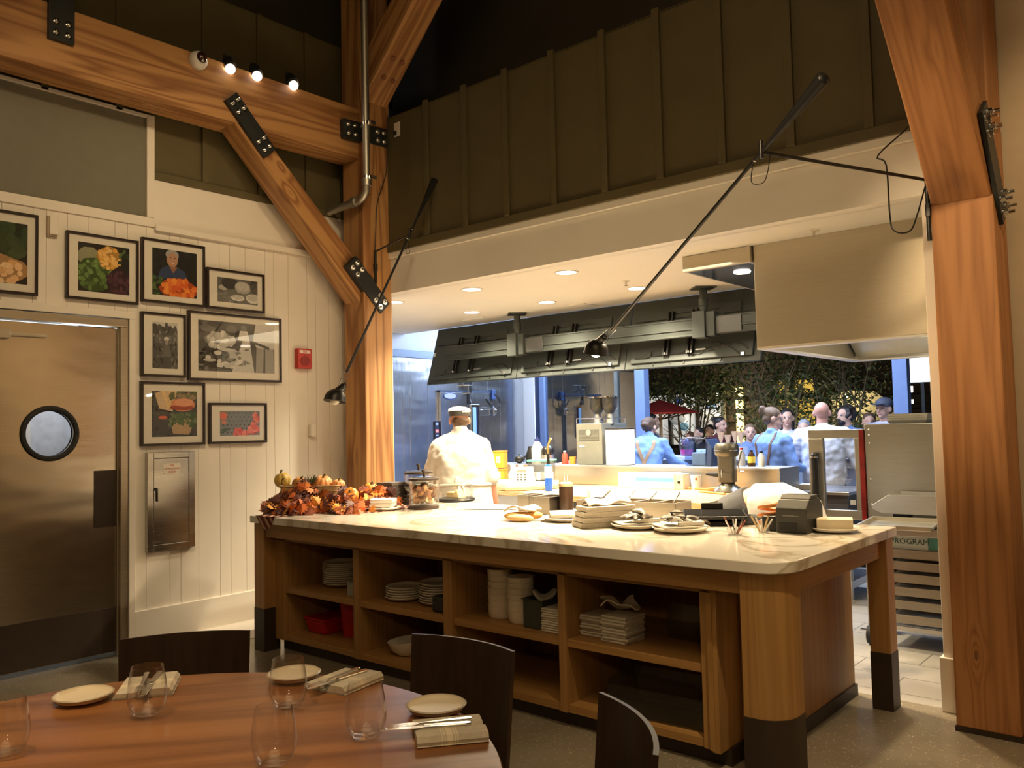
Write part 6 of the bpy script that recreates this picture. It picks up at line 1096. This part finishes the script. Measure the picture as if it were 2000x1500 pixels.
guest('guest in a burgundy top with dark tied hair turned sideways',-5.05,9.95,1.55,D(255),bur,'bun',HK,eyes=True)
guest('dark haired guest seated low behind the clear blender cover',-5.42,10.1,1.42,D(170),bk_,'short',HK)
guest('guest in a dark baseball cap beside the window post',-6.10,10.0,1.62,D(-80),dn_,'short',HK)
t,h,k=guest('guest in a grey cap looking over the white trays',-2.93,9.75,1.70,D(165),lil,'short',HK,eyes=True); B().sph(h(0,-.02,.06),(.09,.11,.075),18,9).sph(h(0,.12,.055),(.07,.075,.010),14,6).ob('cap',mat('slate cap',(.09,.10,.14),.8),t,60)
guest('small dark figure further out under the red parasol',-6.35,12.2,1.45,D(180),bk_,'short',HK); guest('dark figure sitting out beyond the window, right of the parasol pole',-6.15,11.2,1.35,D(160),bk_,'short',HB)
# ================================================================ OUTSIDE AT NIGHT
st(B().box(-16,4,9.1,20,-.1,0).ob('street',mat('street paving',(.12,.11,.10),.7,var=.2)),'dark paving outside the window')
SL=mat('dark slat wood',(.05,.032,.02),.7,var=.2,str_=(.3,1,6)); b=B().box(-13,-1.5,16.6,16.7,0,6)
for i in range(18): b.box(-9.2,-1.5,16.5,16.6,.15+.27*i,.30+.27*i)
st(b.ob('wall_street',SL),'dark slatted building across the terrace')
t=thing('wall_sconce','tall glowing yellow wall light on the slatted building','sconce',(-7.85,16.42,1.05)); em=mat('sconce glow',(1,.75,.3),.4,var=0,emit=2.4,ecol=(1,.76,.28)); B().box(-.07,.07,-.04,.04,0,.62).box(-.07,.07,-.04,.04,.72,.9).box(-.07,.07,-.04,.04,.98,1.2).ob('glow_panel',em,t); B().box(-.08,.08,-.03,.08,.62,.72).box(-.08,.08,-.03,.08,.90,.98).ob('bracket',BLKM,t); lamp('sconce_light','POINT',(-7.85,16.2,1.6),10,(1,.75,.36),None,.1)
t=thing('shop_window','bright shop window glowing behind the red parasol','window',(-9.1,16.3,0)); B().box(-1.0,.95,0,.05,1.0,2.15).ob('lit_backdrop',mat('shop glow',(.9,.88,.85),.5,var=.35,sc=2.5,emit=.5,ecol=(.95,.92,.84)),t)
for x in (-1.0,-.32,.35,.95): B().box(x-.04,x+.04,-.08,.0,0,2.3).ob('window_post',mat('post grey',(.12,.12,.11),.5),t)
B().box(-1.05,1.0,-.08,.0,2.12,2.25).box(-1.05,1.0,-.08,.0,.95,1.03).ob('window_rail',BLKM,t)
for i,(x,z,r,c) in enumerate(((-.75,1.5,.22,(.55,.56,.62)),(-.1,1.6,.20,(.75,.78,.82)),(.05,1.42,.12,(.25,.5,.68)),(.62,1.55,.24,(.85,.85,.88)),(.55,1.25,.15,(.5,.45,.32)),(-.05,1.98,.09,(.05,.15,.7)),(.72,1.85,.1,(.2,.4,.8)))): B().sph((x,-.12,z),(r,.06,r*.75),16,8).ob('lit_display',mat('display %d'%i,c,.5,var=.2,sc=6,emit=.2),t,60)
t=thing('lit_doorway','yellow lit doorway showing through the branches','doorway',(-6.55,16.3,0)); B().box(-.42,.36,0,.04,0,2.3).ob('door_glow',mat('doorway glow',(.8,.5,.08),.5,var=.4,sc=3,emit=.7,ecol=(.9,.58,.10)),t); B().box(-.14,-.04,-.08,0,0,2.35).box(-.48,.42,-.08,0,1.93,2.03).box(-.48,-.40,-.08,0,0,2.35).box(.36,.44,-.08,0,0,2.35).ob('door_bars',BLKM,t)
t=thing('lit_alcove','cream arched wall lit by one bare bulb outside','alcove',(-4.65,14.4,0)); B().prism([(-.55,0),(.62,0),(.60,1.35),(.45,1.72),(.15,1.95),(-.25,1.98),(-.55,1.9)],0,.1,'y').ob('alcove_wall',mat('cream plaster',(.70,.62,.40),.7,var=.06),t); B().sph((-.22,-.25,1.87),.035,12,8).ob('bulb',mat('bare bulb',(1,.95,.8),.4,var=0,emit=22,ecol=(1,.85,.55)),t,60); B().cyl((-.22,-.25,1.9),(-.22,0.05,1.93),.01).ob('bulb_arm',BLKM,t); lamp('alcove_light','POINT',(-4.87,14.05,1.85),11,(1,.82,.45),None,.06)
t=thing('red_parasol','dark red parasol standing outside left of the trees','parasol',(-6.72,11.3,0)); n=8; R_=.62
b=B(); b.add([(0,0,1.86)]+[(R_*math.cos(2*PI*i/n),R_*math.sin(2*PI*i/n),1.655) for i in range(n)]+[(0,0,1.82)]+[(R_*math.cos(2*PI*i/n),R_*math.sin(2*PI*i/n),1.64) for i in range(n)],[(0,1+i,1+(i+1)%n) for i in range(n)]+[(n+1,n+2+(i+1)%n,n+2+i) for i in range(n)]+[(1+i,n+2+i,n+2+(i+1)%n,1+(i+1)%n) for i in range(n)]).ob('canopy',mat('parasol red',(.42,.03,.02),.8,var=.1,emit=0),t)
B().cyl((0,0,0),(0,0,1.84),.025).ob('pole',wood('parasol pole',(.5,.36,.2),(.4,.26,.13),'Z',5,.5,20,.3,.5,0),t,40); B().lathe([(0,0),(.22,0),(.22,.05),(.04,.09),(0,.09)],n=24).ob('parasol_base',BLKM,t,40)
for i in range(n): B().cyl((0,0,1.55),(R_*.9*math.cos(2*PI*i/n),R_*.9*math.sin(2*PI*i/n),1.66),.008,n=6).ob('rib',BRONZE,t)
lamp('parasol_light','POINT',(-6.1,10.4,1.45),6,(1,.85,.65),None,.1)
def tree(label,x,y,stems,crown,n,lf,seed,bark,h0):
    r=random.Random(seed); t=thing('garden_tree',label,'tree',(x,y,0),0,'trees on the terrace'); tips=[]
    b=B()
    for i in range(stems):
        a=r.uniform(0,6.28); sp=r.uniform(.3,1.0)*crown[0]; p=[V(.08*math.cos(a),.08*math.sin(a),0)]; top=V(sp*math.cos(a),sp*math.sin(a)*.8,h0+r.uniform(.5,1)*crown[2])
        for s in range(1,6): u=s/5; p.append(V(top.x*u**1.4,top.y*u**1.4,top.z*u)+V(r.uniform(-.05,.05),r.uniform(-.05,.05),0))
        b.tube(p,[.022,.018,.014,.011,.008,.004],6)
        for s in range(2,6):
            for _ in range(3):
                e=p[s]+V(r.uniform(-.4,.4),r.uniform(-.4,.4),r.uniform(.05,.45)); e.z=max(e.z,h0+r.uniform(0,.2)) if p[s].z>h0-.5 else e.z; b.tube([p[s],(p[s]+e)/2+V(0,0,.04),e],[.008,.006,.003],5); tips.append(e) if e.z>=h0-.02 else None
    b.ob('branches',bark,t,50)
    b=B()
    for i in range(n):
        c=r.choice(tips) if r.random()<.75 else V(r.uniform(-1,1)*crown[0],r.uniform(-1,1)*crown[1],h0+r.random()*crown[2]*1.1)
        p=c+V(r.gauss(0,.16),r.gauss(0,.16),r.gauss(.03,.11)); L=lf*r.uniform(.6,1.3)
        d=V(r.uniform(-1,1),r.uniform(-1,1),r.uniform(-1,.6)).normalized(); w=d.orthogonal().normalized(); w=Matrix.Rotation(r.uniform(0,6.28),3,d)@w
        b.mat(r.randrange(3)); b.add([p,p+d*L*.5+w*L*.22,p+d*L,p+d*L*.5-w*L*.22],[(0,1,2),(0,2,3)])
    o=b.ob('foliage',LFM,t); return t
LFM=[mat('leaf green '+str(i),c,.55,var=.3,sc=8) for i,c in enumerate(((.06,.095,.025),(.12,.16,.045),(.26,.25,.09)))]; BK=mat('pale bark',(.30,.24,.16),.8,var=.3,sc=30); 
tree('dense dark leafy tree left of the terrace, over the parasol',-6.75,12.3,9,(1.0,.8,1.5),5200,.085,3,mat('dark bark',(.10,.07,.045),.8),1.75)
tree('airy tree of many thin pale stems behind the bun haired woman',-5.0,11.7,16,(.75,.6,1.9),3800,.070,8,BK,.85)
tree('airy tree with pale twigs behind the bald man',-4.15,11.9,12,(.65,.6,1.5),3000,.070,12,BK,1.2)
for i,x in enumerate((-4.9,-4.1)): pass
lamp('tree_uplight','SPOT',(-4.75,11.0,.15),60,(1,.85,.55),(-4.75,11.9,1.9),.08,80,.6); lamp('tree_uplight','SPOT',(-6.5,11.3,.15),40,(1,.88,.6),(-6.7,12.2,2.2),.08,80,.6)
t=thing('outdoor_screen','bright white screen hanging outside at the far right','screen',(-2.86,11.0,2.06)); B().box(-.22,.22,0,.05,-.15,.17).ob('screen_housing',BLKM,t); B().box(-.21,.21,-.006,0,-.14,.16).ob('lit_screen',mat('screen glow',(.75,.85,1),.4,var=.12,sc=5,emit=2.2,ecol=(.72,.84,1)),t); B().box(-.02,.02,0,.04,-2.06,-.15).ob('screen_post',BLKM,t)
for z,w_ in ((1.80,'upper'),(1.66,'lower')): tag(B().lathe([(0,0),(.028,0),(.03,.075 if z>1.7 else .05),(0,.075 if z>1.7 else .05)],n=16).ob('hanging_lantern',mat('lantern glow',(1,1,.95),.4,var=0,emit=4,ecol=(1,.98,.92)),loc=(-3.0,11.0,z),sm=40),f'small lit lantern below the outdoor screen, {w_}','lantern','lit lanterns under the outdoor screen')
